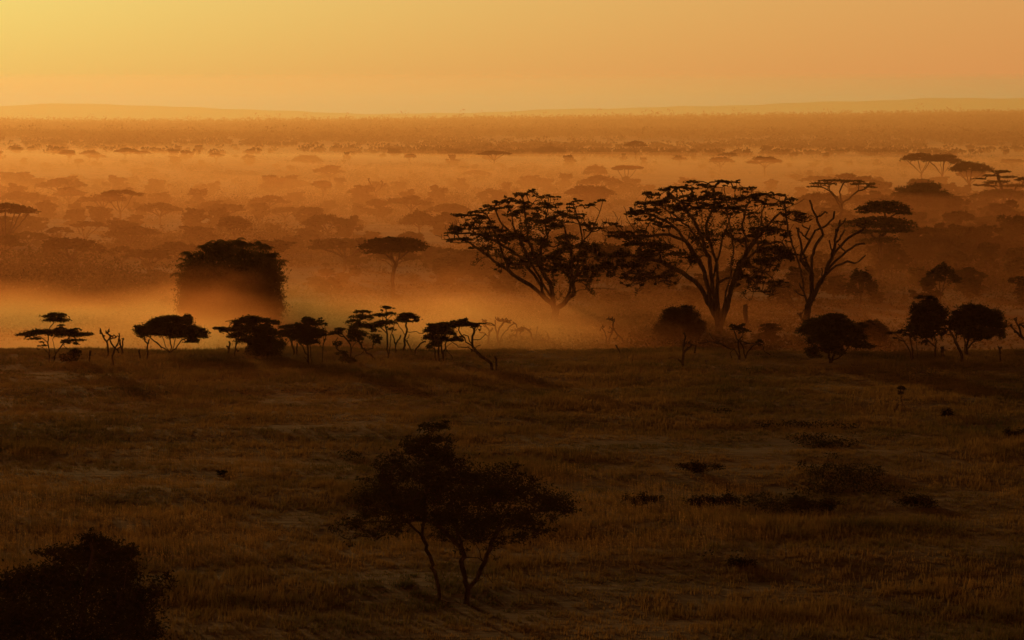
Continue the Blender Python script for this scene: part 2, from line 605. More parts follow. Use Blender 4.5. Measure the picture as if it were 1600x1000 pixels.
# ================================================================ the two great acacias and the bare tree between them
A = dict(org=(660, 260), s=3.571)
traced('flat_topped_acacia', 'tall flat-topped acacia with tiered crown leaning left, trunk foot lost in glowing dust', 'tree', (738, 880),
  limbs=[[(738, 880), (742, 820), (745, 795), (690, 740), (600, 660), (480, 580), (400, 530), (340, 480), (270, 430), (205, 400), (160, 400)],
         [(750, 790), (700, 700), (620, 560), (560, 440), (520, 360), (500, 280), (480, 200)],
         [(690, 740), (640, 630), (540, 500), (430, 430), (330, 380), (230, 372), (150, 372)],
         [(762, 780), (720, 680), (640, 520), (592, 420), (580, 330), (570, 250), (560, 180)],
         [(745, 795), (790, 765), (820, 700), (835, 600), (830, 480), (800, 380), (770, 300)],
         [(800, 755), (870, 690), (980, 680), (1085, 684)],
         [(820, 700), (850, 620), (900, 540), (960, 480), (1010, 430)],
         [(832, 560), (880, 440), (930, 380), (960, 320), (990, 250), (1008, 200)],
         [(830, 500), (890, 420), (880, 330), (860, 270), (840, 210)],
         [(480, 580), (440, 470), (400, 360), (360, 270)], [(560, 440), (500, 380), (430, 300), (400, 220)],
         [(640, 520), (680, 400), (690, 300), (700, 210)]],
  pads=[(530, 150, 160, 26), (440, 185, 110, 22), (620, 165, 150, 26), (725, 160, 105, 14), (380, 215, 120, 22), (330, 240, 120, 22),
        (270, 260, 120, 20), (190, 270, 62, 14), (520, 205, 170, 28), (650, 205, 130, 28), (740, 215, 110, 24), (845, 195, 92, 20),
        (970, 195, 120, 18), (240, 330, 150, 32), (340, 300, 150, 28), (180, 350, 90, 18), (150, 372, 62, 12), (172, 405, 74, 16),
        (270, 385, 130, 24), (420, 330, 130, 30), (520, 260, 120, 30), (640, 275, 150, 34), (760, 270, 150, 30), (860, 270, 110, 24),
        (930, 310, 110, 24), (970, 347, 74, 18), (400, 400, 180, 32, .8), (330, 440, 120, 24, .8), (490, 370, 140, 30, .8),
        (600, 400, 230, 44, .7), (740, 380, 210, 46, .9), (700, 450, 280, 54, .7), (560, 480, 230, 44, .7), (820, 440, 250, 56, .9),
        (650, 540, 220, 40, .6), (860, 520, 230, 48, .8), (950, 460, 180, 56, .9), (480, 520, 160, 30, .6), (980, 540, 170, 48, .8),
        (900, 600, 180, 36, .5), (480, 320, 400, 150, .10), (680, 360, 360, 160, .10), (800, 470, 340, 150, .12)],
  r0=26, rt=.026, ph=1.1, extra=4, split=True, twigs=900, leaf=.125, step=.8, jit=.09, seed=11, depth=.75, dens=.42, spread=.9, maxatt=7, **A)
B = dict(org=(940, 260), s=3.571)
traced('flat_topped_acacia', 'broadest flat-topped acacia with thick fluted trunk clear of the dust, beside the bare tree', 'tree', (655, 935),
  limbs=[[(655, 935), (652, 880), (640, 840), (590, 760), (560, 690), (520, 640), (450, 590), (370, 550), (290, 520), (200, 500)],
         [(640, 840), (600, 700), (560, 560), (500, 450), (430, 360), (350, 300), (250, 262), (160, 255)],
         [(652, 860), (620, 680), (600, 540), (570, 440), (540, 360), (500, 280), (440, 200), (380, 150)],
         [(655, 860), (650, 650), (640, 520), (600, 400), (590, 320), (620, 250), (640, 170), (620, 110)],
         [(660, 850), (690, 700), (720, 580), (730, 450), (710, 350), (690, 260), (680, 180)],
         [(670, 860), (700, 780), (720, 680), (760, 560), (830, 440), (900, 350), (960, 280), (1040, 220), (1120, 180)],
         [(700, 780), (740, 640), (800, 520), (900, 430), (1000, 420)],
         [(720, 420), (780, 320), (800, 230), (830, 160)],
         [(850, 420), (880, 340), (890, 250), (920, 160)],
         [(560, 560), (470, 420), (380, 380), (250, 390), (120, 380)],
         [(600, 700), (660, 480), (680, 380), (740, 250)], [(570, 440), (480, 330), (330, 220), (250, 200)],
         [(760, 560), (850, 560), (950, 620)], [(1000, 250), (1040, 290), (1030, 200)]],
  pads=[(690, 88, 150, 18), (560, 95, 170, 24), (430, 105, 180, 24), (800, 108, 160, 18), (300, 140, 160, 28), (235, 190, 160, 28),
        (190, 240, 140, 26), (400, 160, 210, 34), (540, 150, 210, 34), (680, 150, 210, 34), (800, 158, 120, 26), (330, 220, 210, 34),
        (150, 262, 70, 12), (480, 220, 170, 34), (620, 212, 150, 32), (740, 220, 130, 30), (820, 240, 100, 24), (55, 318, 90, 12),
        (110, 352, 130, 26), (100, 390, 110, 16), (200, 385, 130, 30, .8), (260, 300, 170, 26, .8), (380, 290, 150, 26, .8),
        (940, 145, 150, 26), (1045, 178, 96, 26), (905, 190, 100, 22), (1090, 250, 120, 20), (1115, 285, 96, 14), (980, 215, 80, 20, .6),
        (300, 420, 240, 38, .9), (900, 330, 170, 30), (985, 362, 170, 30), (850, 400, 210, 38, .8), (960, 440, 230, 38, .9),
        (1000, 500, 190, 40, .9), (880, 520, 230, 48, .8), (820, 600, 190, 38, .7), (950, 620, 150, 26, .7), (890, 680, 120, 20, .6),
        (180, 460, 260, 50, 1), (100, 520, 230, 60, 1), (350, 600, 150, 32, .6), (200, 620, 200, 40, .8), (450, 480, 200, 44, .7),
        (560, 380, 160, 34, .5), (720, 330, 150, 30, .5), (1000, 310, 90, 18, .6), (400, 260, 420, 150, .10), (650, 260, 420, 170, .10), (860, 380, 300, 200, .12), (300, 480, 300, 160, .12)],
  r0=32, rt=.026, ph=1.1, extra=4, split=True, twigs=900, leaf=.125, step=.8, jit=.09, seed=12, depth=.75, dens=.42, spread=.9, maxatt=7, **B)
traced('bare_tree', 'tall leafless tree with forked upswept limbs right of the broadest acacia', 'tree', (1140, 945),
  limbs=[[(1140, 945), (1142, 860), (1155, 780), (1130, 690), (1118, 580), (1085, 470), (1048, 360), (1040, 270), (1030, 205), (1045, 170)],
         [(1155, 780), (1178, 700), (1176, 600), (1176, 510), (1200, 440), (1242, 385)],
         [(1122, 600), (1130, 490), (1168, 415), (1200, 360), (1265, 330), (1303, 292), (1311, 258)],
         [(1205, 352), (1205, 285), (1180, 240), (1164, 188)], [(1205, 300), (1228, 275), (1250, 256), (1262, 262)],
         [(1160, 775), (1190, 720), (1215, 655), (1260, 570), (1300, 490), (1360, 420), (1425, 372), (1462, 355)],
         [(1300, 490), (1305, 430), (1340, 385), (1360, 350)], [(1300, 440), (1308, 390), (1308, 350)],
         [(1210, 670), (1250, 610), (1310, 555), (1375, 530), (1410, 542)],
         [(1215, 655), (1290, 550), (1370, 480), (1430, 440), (1480, 435)],
         [(1118, 580), (1112, 520), (1118, 460)], [(1115, 700), (1106, 650)], [(1142, 870), (1120, 860), (1108, 815)],
         [(1190, 730), (1200, 745)], [(1060, 410), (1095, 355)]],
  r0=21, rt=.055, step=.6, jit=.05, seed=13, dead=True, twigs=26, bark=m_dead, **B)

# ================================================================ the foreground acacia and bush
Fz = dict(org=(480, 630), s=2.857)
traced('thorn_acacia', 'near dark thorn acacia with spreading ragged crown on three leaning stems', 'tree', (707, 893),
  limbs=[[(707, 893), (718, 830), (695, 740), (690, 650), (668, 560), (640, 430), (600, 320)],
         [(718, 830), (760, 780), (797, 700), (820, 620), (852, 560), (900, 450), (930, 380)],
         [(590, 868), (575, 790), (545, 690), (500, 590), (455, 550), (400, 500), (330, 420)],
         [(500, 590), (520, 470), (540, 330), (540, 200)], [(690, 650), (640, 600), (560, 520)],
         [(852, 560), (960, 500), (1080, 450)], [(455, 550), (350, 530), (250, 530), (150, 545)],
         [(690, 700), (740, 690), (790, 712)], [(797, 700), (770, 660), (755, 620)], [(640, 430), (720, 370), (800, 320)],
         [(590, 868), (625, 790), (600, 740)], [(718, 830), (800, 760), (830, 800)], [(545, 190), (560, 130)]],
  pads=[(560, 112, 120, 36, 1), (540, 150, 90, 40, .9), (520, 165, 110, 40, .9), (590, 92, 90, 28, 1), (500, 180, 120, 50, .9), (555, 215, 180, 80), (640, 250, 170, 80), (370, 262, 110, 66), (480, 290, 230, 80), (440, 180, 60, 30, .5),
        (330, 350, 180, 60), (280, 410, 190, 60), (420, 400, 220, 80), (560, 330, 220, 90), (570, 420, 240, 80), (700, 320, 220, 90),
        (820, 320, 200, 70), (760, 410, 240, 90), (900, 370, 200, 70), (980, 400, 220, 66), (1080, 430, 200, 60), (1120, 480, 180, 44, .8),
        (880, 470, 280, 80), (700, 510, 220, 80), (620, 500, 160, 60), (470, 470, 220, 70), (360, 480, 200, 50, .8), (300, 520, 260, 46, .5),
        (190, 540, 150, 40, .4), (250, 590, 180, 40, .3), (1000, 530, 220, 44, .5), (1040, 580, 160, 30, .3), (640, 580, 200, 46, .6),
        (760, 560, 180, 56, .8), (880, 590, 160, 36, .5), (940, 320, 90, 34, .5), (1000, 345, 80, 26, .5), (390, 560, 120, 40, .5), (820, 640, 80, 26, .3),
        (380, 215, 40, 20, .3), (680, 650, 90, 26, .3)],
  r0=19, rt=.012, ph=1.2, extra=2, leaf=.08, step=.32, jit=.05, seed=21, depth=.9, dens=.27, spread=.7, maxatt=10, twig=2.6, twigs=160, clump=.27, flat=.8, dome=False, **Fz)
traced('thorn_bush', 'near black thorn bush with spiky outline, cut by the frame edge beside the tall grass', 'bush', (128, 1018),
  limbs=[[(128, 1018), (130, 960), (145, 880), (150, 835)], [(128, 1018), (80, 950), (40, 915)], [(128, 1018), (190, 940), (215, 850)],
         [(128, 1018), (200, 980), (262, 912)], [(128, 1018), (60, 990), (10, 940)], [(130, 960), (100, 890), (60, 862)]],
  pads=[(148, 838, 44, 22), (158, 850, 60, 26), (205, 851, 24, 14, .8), (190, 862, 50, 24), (110, 862, 70, 26), (70, 862, 40, 12, .6), (150, 872, 110, 34), (60, 895, 90, 30),
        (20, 912, 60, 34), (120, 900, 150, 50), (190, 895, 70, 40), (222, 925, 60, 34, .5), (100, 940, 210, 70), (195, 950, 90, 60),
        (120, 985, 220, 64), (30, 970, 100, 70), (252, 915, 50, 30, .3), (268, 900, 40, 20, .2), (225, 985, 56, 50, .8), (-30, 960, 80, 80)],
  r0=7, rt=.012, leaf=.085, step=.3, jit=.05, seed=22, depth=.9, dens=.4, spread=.5, maxatt=18, twig=3, twigs=260, clump=.2, flat=.9, dome=False)

# ================================================================ the line of small trees along the lip of the field
SM = dict(ph=1.25, extra=1, rt=.022, leaf=.10, step=.35, jit=.045, depth=.9, maxatt=8, dens=.75, twigs=10)
DD = dict(rt=.055, step=.3, jit=.04, dead=True, r0=6, twigs=10)
Z1 = dict(org=(0, 460), s=4.0)
traced('small_acacia', 'small layered acacia with a separate top tuft, at the left end of the tree line', 'tree', (305, 430),
  limbs=[[(305, 430), (308, 370), (300, 300), (310, 220), (345, 160)], [(300, 300), (250, 260), (180, 255), (130, 250)],
         [(335, 428), (350, 370), (395, 310), (440, 260), (540, 250)], [(350, 370), (330, 280), (350, 240)], [(308, 370), (250, 320), (235, 330)],
         [(395, 310), (430, 345)], [(350, 380), (390, 400)]],
  pads=[(340, 130, 130, 30), (345, 160, 140, 36), (385, 125, 60, 18), (160, 248, 110, 24), (220, 240, 150, 36), (270, 235, 90, 30), (215, 275, 110, 18, .5), (370, 235, 130, 36), (440, 245, 170, 44),
        (530, 248, 90, 22), (480, 285, 130, 26, .6), (430, 225, 120, 20), (260, 320, 60, 14, .4), (380, 190, 60, 14, .4)], r0=6, seed=31, **SM, **Z1)
traced('low_shrub', 'dark low shrub at the foot of the layered acacia', 'shrub', (440, 425),
  limbs=[[(440, 425), (450, 380), (470, 340)], [(440, 425), (410, 390)], [(440, 425), (480, 380)]],
  pads=[(435, 400, 100, 50), (470, 355, 60, 36), (450, 375, 80, 40), (400, 410, 40, 24)], r0=3, seed=32, **{**SM, 'dens': .9}, **Z1)
traced('dead_stump', 'thin short broken stem between the layered acacia and the bare saplings', 'dead tree', (563, 432), limbs=[[(563, 432), (560, 390), (562, 350)], [(561, 370), (570, 350)]], seed=33, **{**DD, 'twigs': 0, 'r0': 3}, **Z1)
traced('dead_sapling', 'bare sapling leaning left, its crooked tip raised, left of two others', 'dead tree', (676, 390), limbs=[[(676, 390), (675, 340), (668, 295), (645, 262), (632, 235)], [(668, 295), (690, 262), (672, 246)]], seed=34, **DD, **Z1)
traced('dead_sapling', 'crooked bare sapling, nearest the grass of the three beside the layered acacia', 'dead tree', (706, 452), limbs=[[(706, 452), (704, 380), (722, 335), (742, 312)], [(722, 335), (690, 280), (708, 268), (680, 245)], [(722, 335), (745, 365)], [(742, 312), (752, 260), (745, 240)]], seed=35, **DD, **Z1)
traced('dead_sapling', 'bare upright sapling with a fork of thin twigs, right one of the three', 'dead tree', (762, 380), limbs=[[(762, 380), (765, 330), (772, 280)], [(764, 340), (752, 300), (746, 262)]], seed=36, **DD, **Z1)
traced('dead_stump', 'short straight dead stem left of the domed acacia', 'dead tree', (876, 415), limbs=[[(876, 415), (873, 380), (871, 345)]], seed=37, **{**DD, 'twigs': 0, 'r0': 3.5}, **Z1)
traced('dead_sapling', 'dark dead stem with a forked tip just left of the domed acacia', 'dead tree', (918, 415), limbs=[[(918, 415), (919, 340), (922, 310), (905, 290)], [(922, 310), (932, 280)]], seed=38, **{**DD, 'r0': 5, 'twigs': 3}, **Z1)
traced('small_acacia', 'rounded umbrella acacia with many fanned stems, standing apart on the left', 'tree', (1072, 368),
  limbs=[[(1072, 368), (1066, 310), (1060, 240), (1040, 170)], [(1072, 368), (1010, 330), (950, 280), (900, 240)], [(1072, 368), (1110, 320), (1135, 285), (1200, 260), (1260, 262)],
         [(1072, 368), (1035, 330), (1010, 260)], [(1072, 368), (1090, 300), (1110, 240)], [(1020, 365), (1000, 330), (960, 290)]],
  pads=[(1060, 150, 170, 44), (1080, 140, 100, 24), (985, 175, 130, 50), (1140, 170, 120, 50), (920, 210, 130, 44), (890, 225, 80, 50), (1020, 200, 220, 70), (1120, 215, 220, 70), (1200, 220, 140, 60), (1245, 250, 100, 34),
        (960, 240, 180, 40), (1060, 240, 220, 40), (1180, 260, 200, 34), (1200, 285, 90, 20, .4), (900, 260, 70, 20, .5), (1150, 150, 60, 20, .6)], r0=7, seed=39, **{**SM, 'dens': .95}, **Z1)
Z2 = dict(org=(320, 460), s=5.333)
traced('dead_stump', 'stubby dead stump with hooked branch, left of the wide leaning acacia', 'dead tree', (200, 515), limbs=[[(200, 515), (203, 460), (198, 430), (183, 432)], [(200, 440), (212, 410), (205, 388)]], seed=41, **{**DD, 'r0': 9, 'twigs': 0}, **Z2)
traced('dead_sapling', 'thin dead sapling under the left wing of the wide leaning acacia', 'dead tree', (253, 518), limbs=[[(253, 518), (256, 440), (262, 390), (258, 350)], [(256, 440), (272, 400)], [(256, 440), (275, 475)]], seed=42, **{**DD, 'r0': 6, 'twigs': 3}, **Z2)
traced('small_acacia', 'widest small acacia of the tree line, long wing of foliage reaching left', 'tree', (455, 520),
  limbs=[[(430, 520), (400, 460), (350, 400), (250, 360), (160, 300), (85, 275)], [(455, 520), (450, 420), (400, 320), (380, 220)], [(490, 520), (520, 440), (530, 350), (500, 240), (580, 230)],
         [(350, 400), (390, 340)], [(455, 520), (540, 500), (560, 420)], [(250, 250), (235, 210), (170, 225)], [(580, 520), (640, 460), (700, 390), (740, 350)]],
  pads=[(390, 195, 170, 50), (360, 220, 220, 60), (480, 215, 160, 40), (560, 225, 130, 34), (600, 240, 60, 20), (300, 280, 180, 60), (200, 295, 150, 44), (130, 282, 100, 26), (95, 275, 50, 14), (420, 290, 260, 90),
        (500, 300, 180, 110), (270, 340, 160, 44), (420, 370, 260, 80), (500, 400, 200, 120), (480, 470, 200, 90), (560, 430, 180, 90), (560, 480, 140, 60), (630, 400, 80, 50), (370, 470, 60, 30, .4), (240, 220, 50, 24, .3), (400, 440, 100, 50, .6)],
  r0=14, seed=43, **{**SM, 'dens': .85}, **Z2)
traced('small_acacia', 'small flat acacia on a leaning stem, between the widest acacia and the twin-stemmed one', 'tree', (745, 505),
  limbs=[[(745, 505), (738, 450), (722, 400), (700, 350), (680, 290)], [(722, 400), (760, 330)], [(700, 350), (640, 330)]],
  pads=[(690, 270, 130, 44), (640, 310, 130, 36), (720, 310, 150, 60), (770, 250, 60, 40), (600, 330, 70, 20), (680, 345, 140, 30, .6)], r0=9, seed=44, **SM, **Z2)
traced('dead_stump', 'short pointed dead stump beside the leaning stem, left of the twin-stemmed acacia', 'dead tree', (770, 505), limbs=[[(770, 505), (766, 450), (770, 405)]], seed=45, **{**DD, 'r0': 7, 'twigs': 0}, **Z2)
traced('small_acacia', 'dense upright acacia on twin stems with a high dark crown', 'tree', (868, 590),
  limbs=[[(868, 590), (862, 500), (858, 430), (860, 340), (860, 240)], [(892, 590), (885, 500), (880, 420), (900, 340)], [(862, 520), (815, 430), (760, 375)], [(868, 570), (830, 520)], [(858, 430), (930, 350)]],
  pads=[(860, 215, 110, 50), (845, 200, 60, 26), (880, 240, 110, 60), (850, 290, 200, 90), (900, 320, 180, 80), (830, 350, 220, 70), (800, 260, 90, 40), (870, 385, 150, 50), (950, 320, 90, 40, .6), (760, 350, 80, 30, .6)],
  r0=9, seed=46, **{**SM, 'dens': .95}, **Z2)
traced('small_acacia', 'slender sparse acacia with wispy see-through top, right of the twin-stemmed one', 'tree', (983, 578),
  limbs=[[(983, 578), (985, 450), (990, 330), (975, 240), (965, 205)], [(985, 450), (955, 400), (940, 350)], [(985, 440), (1010, 350), (1000, 260)], [(990, 330), (940, 260), (925, 215)]],
  pads=[(965, 215, 70, 24, .6), (930, 240, 60, 24, .4), (990, 250, 80, 30, .5), (975, 300, 90, 40, .5), (1000, 340, 50, 30, .3)], r0=5, seed=47, **{**SM, 'twigs': 20}, **Z2)
traced('small_acacia', 'low tangled acacia with thick dark base, sprawling bare limbs and sparse leaves', 'tree', (1215, 575),
  limbs=[[(1215, 575), (1218, 480), (1215, 420), (1180, 370), (1150, 340), (1100, 300)], [(1215, 575), (1180, 540), (1160, 490), (1120, 470)], [(1218, 480), (1240, 420), (1280, 370)], [(1180, 370), (1110, 330), (1050, 330)], [(1215, 560), (1260, 510), (1320, 480), (1330, 440)], [(1050, 470), (1085, 420), (1110, 360)]],
  pads=[(1130, 290, 90, 30, .8), (1090, 315, 110, 30, .6), (1060, 330, 70, 26, .4), (1200, 540, 110, 60), (1140, 490, 90, 50, .6), (1110, 400, 70, 60, .25), (1165, 520, 60, 50, .7)], r0=12, seed=48, **{**SM, 'twigs': 40}, **Z2)
traced('small_acacia', 'sparse acacia with stacked ragged pads on a trunk leaning left', 'tree', (1425, 553),
  limbs=[[(1425, 553), (1380, 500), (1310, 450), (1275, 370), (1270, 280), (1300, 180), (1320, 140)], [(1275, 370), (1230, 330)], [(1310, 450), (1350, 470), (1400, 450), (1410, 340)], [(1270, 280), (1350, 260), (1400, 270)]],
  pads=[(1320, 140, 130, 30), (1290, 180, 150, 40, .8), (1240, 220, 110, 40, .8), (1350, 190, 110, 40, .8), (1300, 260, 170, 70, .8), (1270, 320, 150, 70), (1250, 350, 110, 50), (1390, 260, 110, 40, .8), (1410, 350, 90, 50, .7), (1430, 390, 60, 60, .7), (1300, 370, 70, 30, .5)],
  r0=9, seed=49, **{**SM, 'dens': .55, 'twigs': 30}, **Z2)
traced('small_acacia', 'tallest slim acacia of the tree line, straight stem and tiered airy crown', 'tree', (1525, 540),
  limbs=[[(1525, 540), (1522, 430), (1520, 330), (1515, 230), (1510, 130)], [(1535, 540), (1545, 430), (1550, 340), (1590, 240)], [(1520, 330), (1470, 280), (1430, 230)], [(1515, 240), (1560, 160)]],
  pads=[(1505, 110, 90, 30, .8), (1550, 110, 70, 20, .7), (1460, 170, 110, 34, .8), (1530, 165, 130, 40, .7), (1470, 235, 140, 44, .9), (1530, 230, 150, 40, .8), (1440, 260, 90, 40, .8), (1560, 280, 80, 30, .5)],
  r0=8, seed=50, **{**SM, 'dens': .6, 'twigs': 20}, **Z2)
Z3 = dict(org=(600, 460), s=5.333)
traced('small_acacia', 'small acacia with one compact dark parasol crown on a forked stem', 'tree', (165, 472),
  limbs=[[(165, 472), (170, 390), (175, 340), (130, 270), (95, 205)], [(172, 350), (190, 310), (180, 260), (190, 200)], [(190, 310), (240, 312), (330, 325)], [(175, 390), (205, 360), (208, 330)]],
  pads=[(190, 165, 110, 30), (200, 185, 160, 40), (150, 200, 90, 40), (240, 192, 80, 26), (170, 225, 90, 24, .7)], r0=9, seed=51, **{**SM, 'dens': 1.0, 'twigs': 6}, **Z3)
traced('dead_sapling', 'thin crooked dead sapling with kinked branches under the parasol crown', 'dead tree', (230, 490), limbs=[[(230, 490), (215, 440), (195, 400)], [(95, 480), (98, 420), (130, 370), (145, 340)], [(98, 420), (70, 330)]], seed=52, **DD, **Z3)
traced('dead_sapling', 'bent dead stick with an upturned end, right of the parasol-crowned acacia', 'dead tree', (258, 508), limbs=[[(258, 508), (270, 450), (300, 415), (338, 392)]], seed=53, **{**DD, 'twigs': 2, 'r0': 5}, **Z3)
traced('small_acacia', 'dense many-stemmed acacia with a broad dark crown mid tree line', 'tree', (495, 560),
  limbs=[[(495, 560), (500, 470), (520, 390), (560, 310), (600, 250)], [(430, 560), (425, 470), (410, 400), (380, 330)], [(460, 560), (455, 450), (450, 360), (460, 280)], [(495, 560), (480, 460), (480, 340), (520, 260)],
         [(600, 560), (565, 510), (520, 460)], [(515, 560), (520, 440), (600, 380)]],
  pads=[(500, 245, 150, 36), (450, 260, 140, 50), (540, 260, 110, 50), (390, 240, 50, 26, .7), (400, 300, 140, 60), (480, 300, 190, 80), (400, 350, 130, 60), (470, 370, 150, 60), (540, 320, 90, 50, .6), (430, 400, 90, 40, .7), (600, 370, 110, 40, .8), (640, 355, 60, 20, .6)],
  r0=13, seed=54, **{**SM, 'dens': .85, 'twigs': 24}, **Z3)
traced('leaning_acacia', 'half-bare acacia on a long trunk leaning far over to the left, dark tuft on top', 'tree', (908, 635),
  limbs=[[(908, 635), (895, 580), (830, 530), (770, 480), (740, 440), (735, 380), (750, 300), (780, 250)], [(740, 440), (680, 400), (650, 350), (620, 300)], [(740, 400), (700, 350), (660, 340)], [(770, 480), (700, 440), (620, 440), (570, 400)],
         [(895, 580), (890, 560)], [(735, 380), (800, 380), (850, 330)], [(750, 430), (810, 420)], [(750, 300), (800, 250), (860, 240), (920, 262)], [(640, 300), (600, 360), (560, 400)], [(740, 520), (730, 470)], [(750, 520), (745, 460)]],
  pads=[(655, 215, 90, 40), (650, 245, 150, 50), (700, 255, 110, 40), (620, 260, 70, 40), (740, 245, 80, 26, .6), (800, 245, 80, 20, .4), (780, 265, 60, 20, .3)], r0=13, seed=55, **{**SM, 'twigs': 60}, **Z3)
traced('dead_stump', 'upright dead post-like stump beside the foot of the long leaning trunk', 'dead tree', (935, 635), limbs=[[(935, 635), (935, 570), (925, 515)]], seed=56, **{**DD, 'r0': 9, 'twigs': 0}, **Z3)
traced('dead_sapling', 'crooked bare sapling with a thick kinked stem, left of the bare parasol tree', 'dead tree', (888, 465), limbs=[[(888, 465), (875, 420), (872, 350), (880, 310), (848, 268)], [(872, 350), (835, 320), (800, 320)], [(880, 310), (910, 285)], [(875, 420), (860, 400)]], seed=57, **{**DD, 'r0': 8, 'twigs': 16}, **Z3)
traced('bare_tree', 'small bare tree with forked stem and wiry parasol of twigs arching right', 'tree', (950, 458),
  limbs=[[(950, 458), (950, 400), (945, 330), (925, 260), (925, 215)], [(950, 440), (975, 370), (1010, 310), (1060, 260), (1090, 245), (1108, 280)], [(945, 330), (960, 280), (1000, 225), (1060, 235)], [(925, 262), (870, 250), (820, 245)], [(1000, 225), (990, 205)]],
  pads=[(1000, 215, 60, 16), (1040, 222, 60, 14), (940, 215, 40, 14)], seed=58, **{**DD, 'r0': 9, 'twigs': 30}, **Z3)
traced('drooping_tree', 'dusty half-bare tree arching over to the left, behind the bare parasol tree', 'tree', (1255, 430),
  limbs=[[(1255, 430), (1240, 370), (1215, 310), (1170, 275), (1110, 290), (1060, 330), (1065, 410)], [(1215, 310), (1220, 275)], [(1110, 290), (1100, 380), (1145, 400)], [(1170, 280), (1130, 330), (1150, 370)], [(1262, 430), (1268, 340), (1282, 262)], [(1262, 420), (1300, 380), (1310, 340)]],
  pads=[(1110, 300, 110, 40, .25), (1160, 290, 90, 30, .25), (1080, 340, 70, 30, .2)], r0=8, seed=59, **{**SM, 'twigs': 50}, **Z3)
traced('dead_stump', 'knobbly dead stump standing alone at the edge of the dust', 'dead tree', (1372, 435), limbs=[[(1372, 435), (1372, 390), (1370, 362), (1360, 335)], [(1372, 390), (1320, 375), (1290, 380)]], seed=60, **{**DD, 'r0': 9, 'twigs': 2}, **Z3)
Z4 = dict(org=(900, 440), s=4.571)
traced('bare_tree', 'small bare tree of two wiry stems against the end of the dust plume', 'tree', (235, 460),
  limbs=[[(228, 460), (218, 400), (200, 350), (180, 320), (170, 350)], [(235, 460), (242, 400), (262, 350), (268, 290), (250, 265), (215, 268)], [(262, 350), (240, 320), (235, 340)], [(268, 290), (262, 262)]],
  pads=[(195, 325, 50, 16), (245, 272, 50, 16), (235, 330, 50, 16)], seed=61, **{**DD, 'twigs': 20}, **Z4)
traced('dead_sapling', 'dead sapling leaning left across the wiry bare tree at the end of the dust plume', 'dead tree', (362, 466), limbs=[[(362, 466), (330, 410), (290, 370), (265, 335)], [(345, 435), (372, 405)], [(300, 380), (280, 410)]], seed=62, **{**DD, 'twigs': 8}, **Z4)
traced('dead_stump', 'short leaning dead stub in front of the wiry bare tree', 'dead tree', (308, 515), limbs=[[(308, 515), (300, 480), (283, 460)]], seed=63, **{**DD, 'r0': 5, 'twigs': 0}, **Z4)
traced('dead_sapling', 'lone forked dead trunk out in the open grass, bent top and low side branch', 'dead tree', (758, 622),
  limbs=[[(758, 622), (762, 560), (768, 510), (764, 450), (780, 400), (768, 362)], [(757, 580), (735, 565), (728, 548)], [(768, 515), (800, 480), (825, 450), (855, 460), (848, 510)], [(790, 490), (795, 470)]], seed=64, **{**DD, 'r0': 10, 'twigs': 6}, **Z4)
traced('round_bush', 'big round leafy bush standing in the dust left of the fluted acacia trunk', 'bush', (745, 410),
  limbs=[[(745, 410), (740, 330), (730, 230)], [(745, 410), (680, 340), (630, 290)], [(745, 410), (810, 330), (850, 260)]],
  pads=[(800, 180, 90, 36), (700, 205, 110, 40), (760, 220, 200, 80), (670, 250, 120, 80), (840, 250, 80, 90)] + round_pads(740, 310, 330, 240, 16, 5, .5), r0=8, seed=65, **{**SM, 'dens': .6, 'leaf': .10, 'dome': False, 'extra': 0, 'ph': 1.0, 'twigs': 0}, **Z4)
traced('broken_trunk', 'tall thick snapped-off trunk standing right of the fluted acacia', 'dead tree', (1216, 330), limbs=[[(1216, 330), (1214, 270), (1210, 210), (1205, 165)]], seed=66, **{**DD, 'r0': 17, 'rt': .2, 'twigs': 0}, **Z4)
traced('sprawling_dead_tree', 'dead tree with long low limbs sprawled left and right, small leafy tuft on top', 'tree', (1168, 560),
  limbs=[[(1168, 560), (1162, 480), (1158, 420), (1140, 380), (1120, 350)], [(1168, 540), (1130, 480), (1080, 470), (1030, 440), (980, 410), (950, 365)], [(1210, 555), (1225, 500), (1260, 460), (1300, 440), (1330, 450), (1335, 490)], [(1210, 540), (1190, 460), (1165, 420), (1240, 440)],
         [(1158, 420), (1190, 370), (1190, 295)], [(1120, 480), (1100, 510), (1108, 545)], [(1030, 440), (960, 430), (880, 440)], [(1158, 400), (1200, 370)], [(1330, 450), (1345, 500), (1390, 525)]],
  pads=[(1150, 330, 100, 40, .7), (1120, 320, 60, 26, .5), (1195, 350, 90, 36, .6), (1300, 420, 60, 30, .5)], r0=10, seed=67, **{**SM, 'twigs': 60}, **Z4)
traced('small_acacia', 'small dark shrubby acacia with spiky flat top right of the sprawling dead tree', 'tree', (1390, 440),
  limbs=[[(1390, 440), (1388, 380), (1385, 330)], [(1390, 440), (1330, 400), (1300, 380)], [(1388, 380), (1440, 330)]],
  pads=[(1385, 310, 120, 26), (1390, 335, 140, 34), (1380, 365, 100, 36), (1320, 390, 110, 50), (1400, 400, 110, 40), (1300, 420, 60, 30)], r0=8, seed=68, **SM, **Z4)
traced('dead_stump', 'small crooked dead stub behind the black domed acacia', 'dead tree', (1508, 434), limbs=[[(1508, 434), (1500, 400), (1485, 375)]], seed=69, **{**DD, 'twigs': 1}, **Z4)
Z5 = dict(org=(1200, 440), s=4.0)
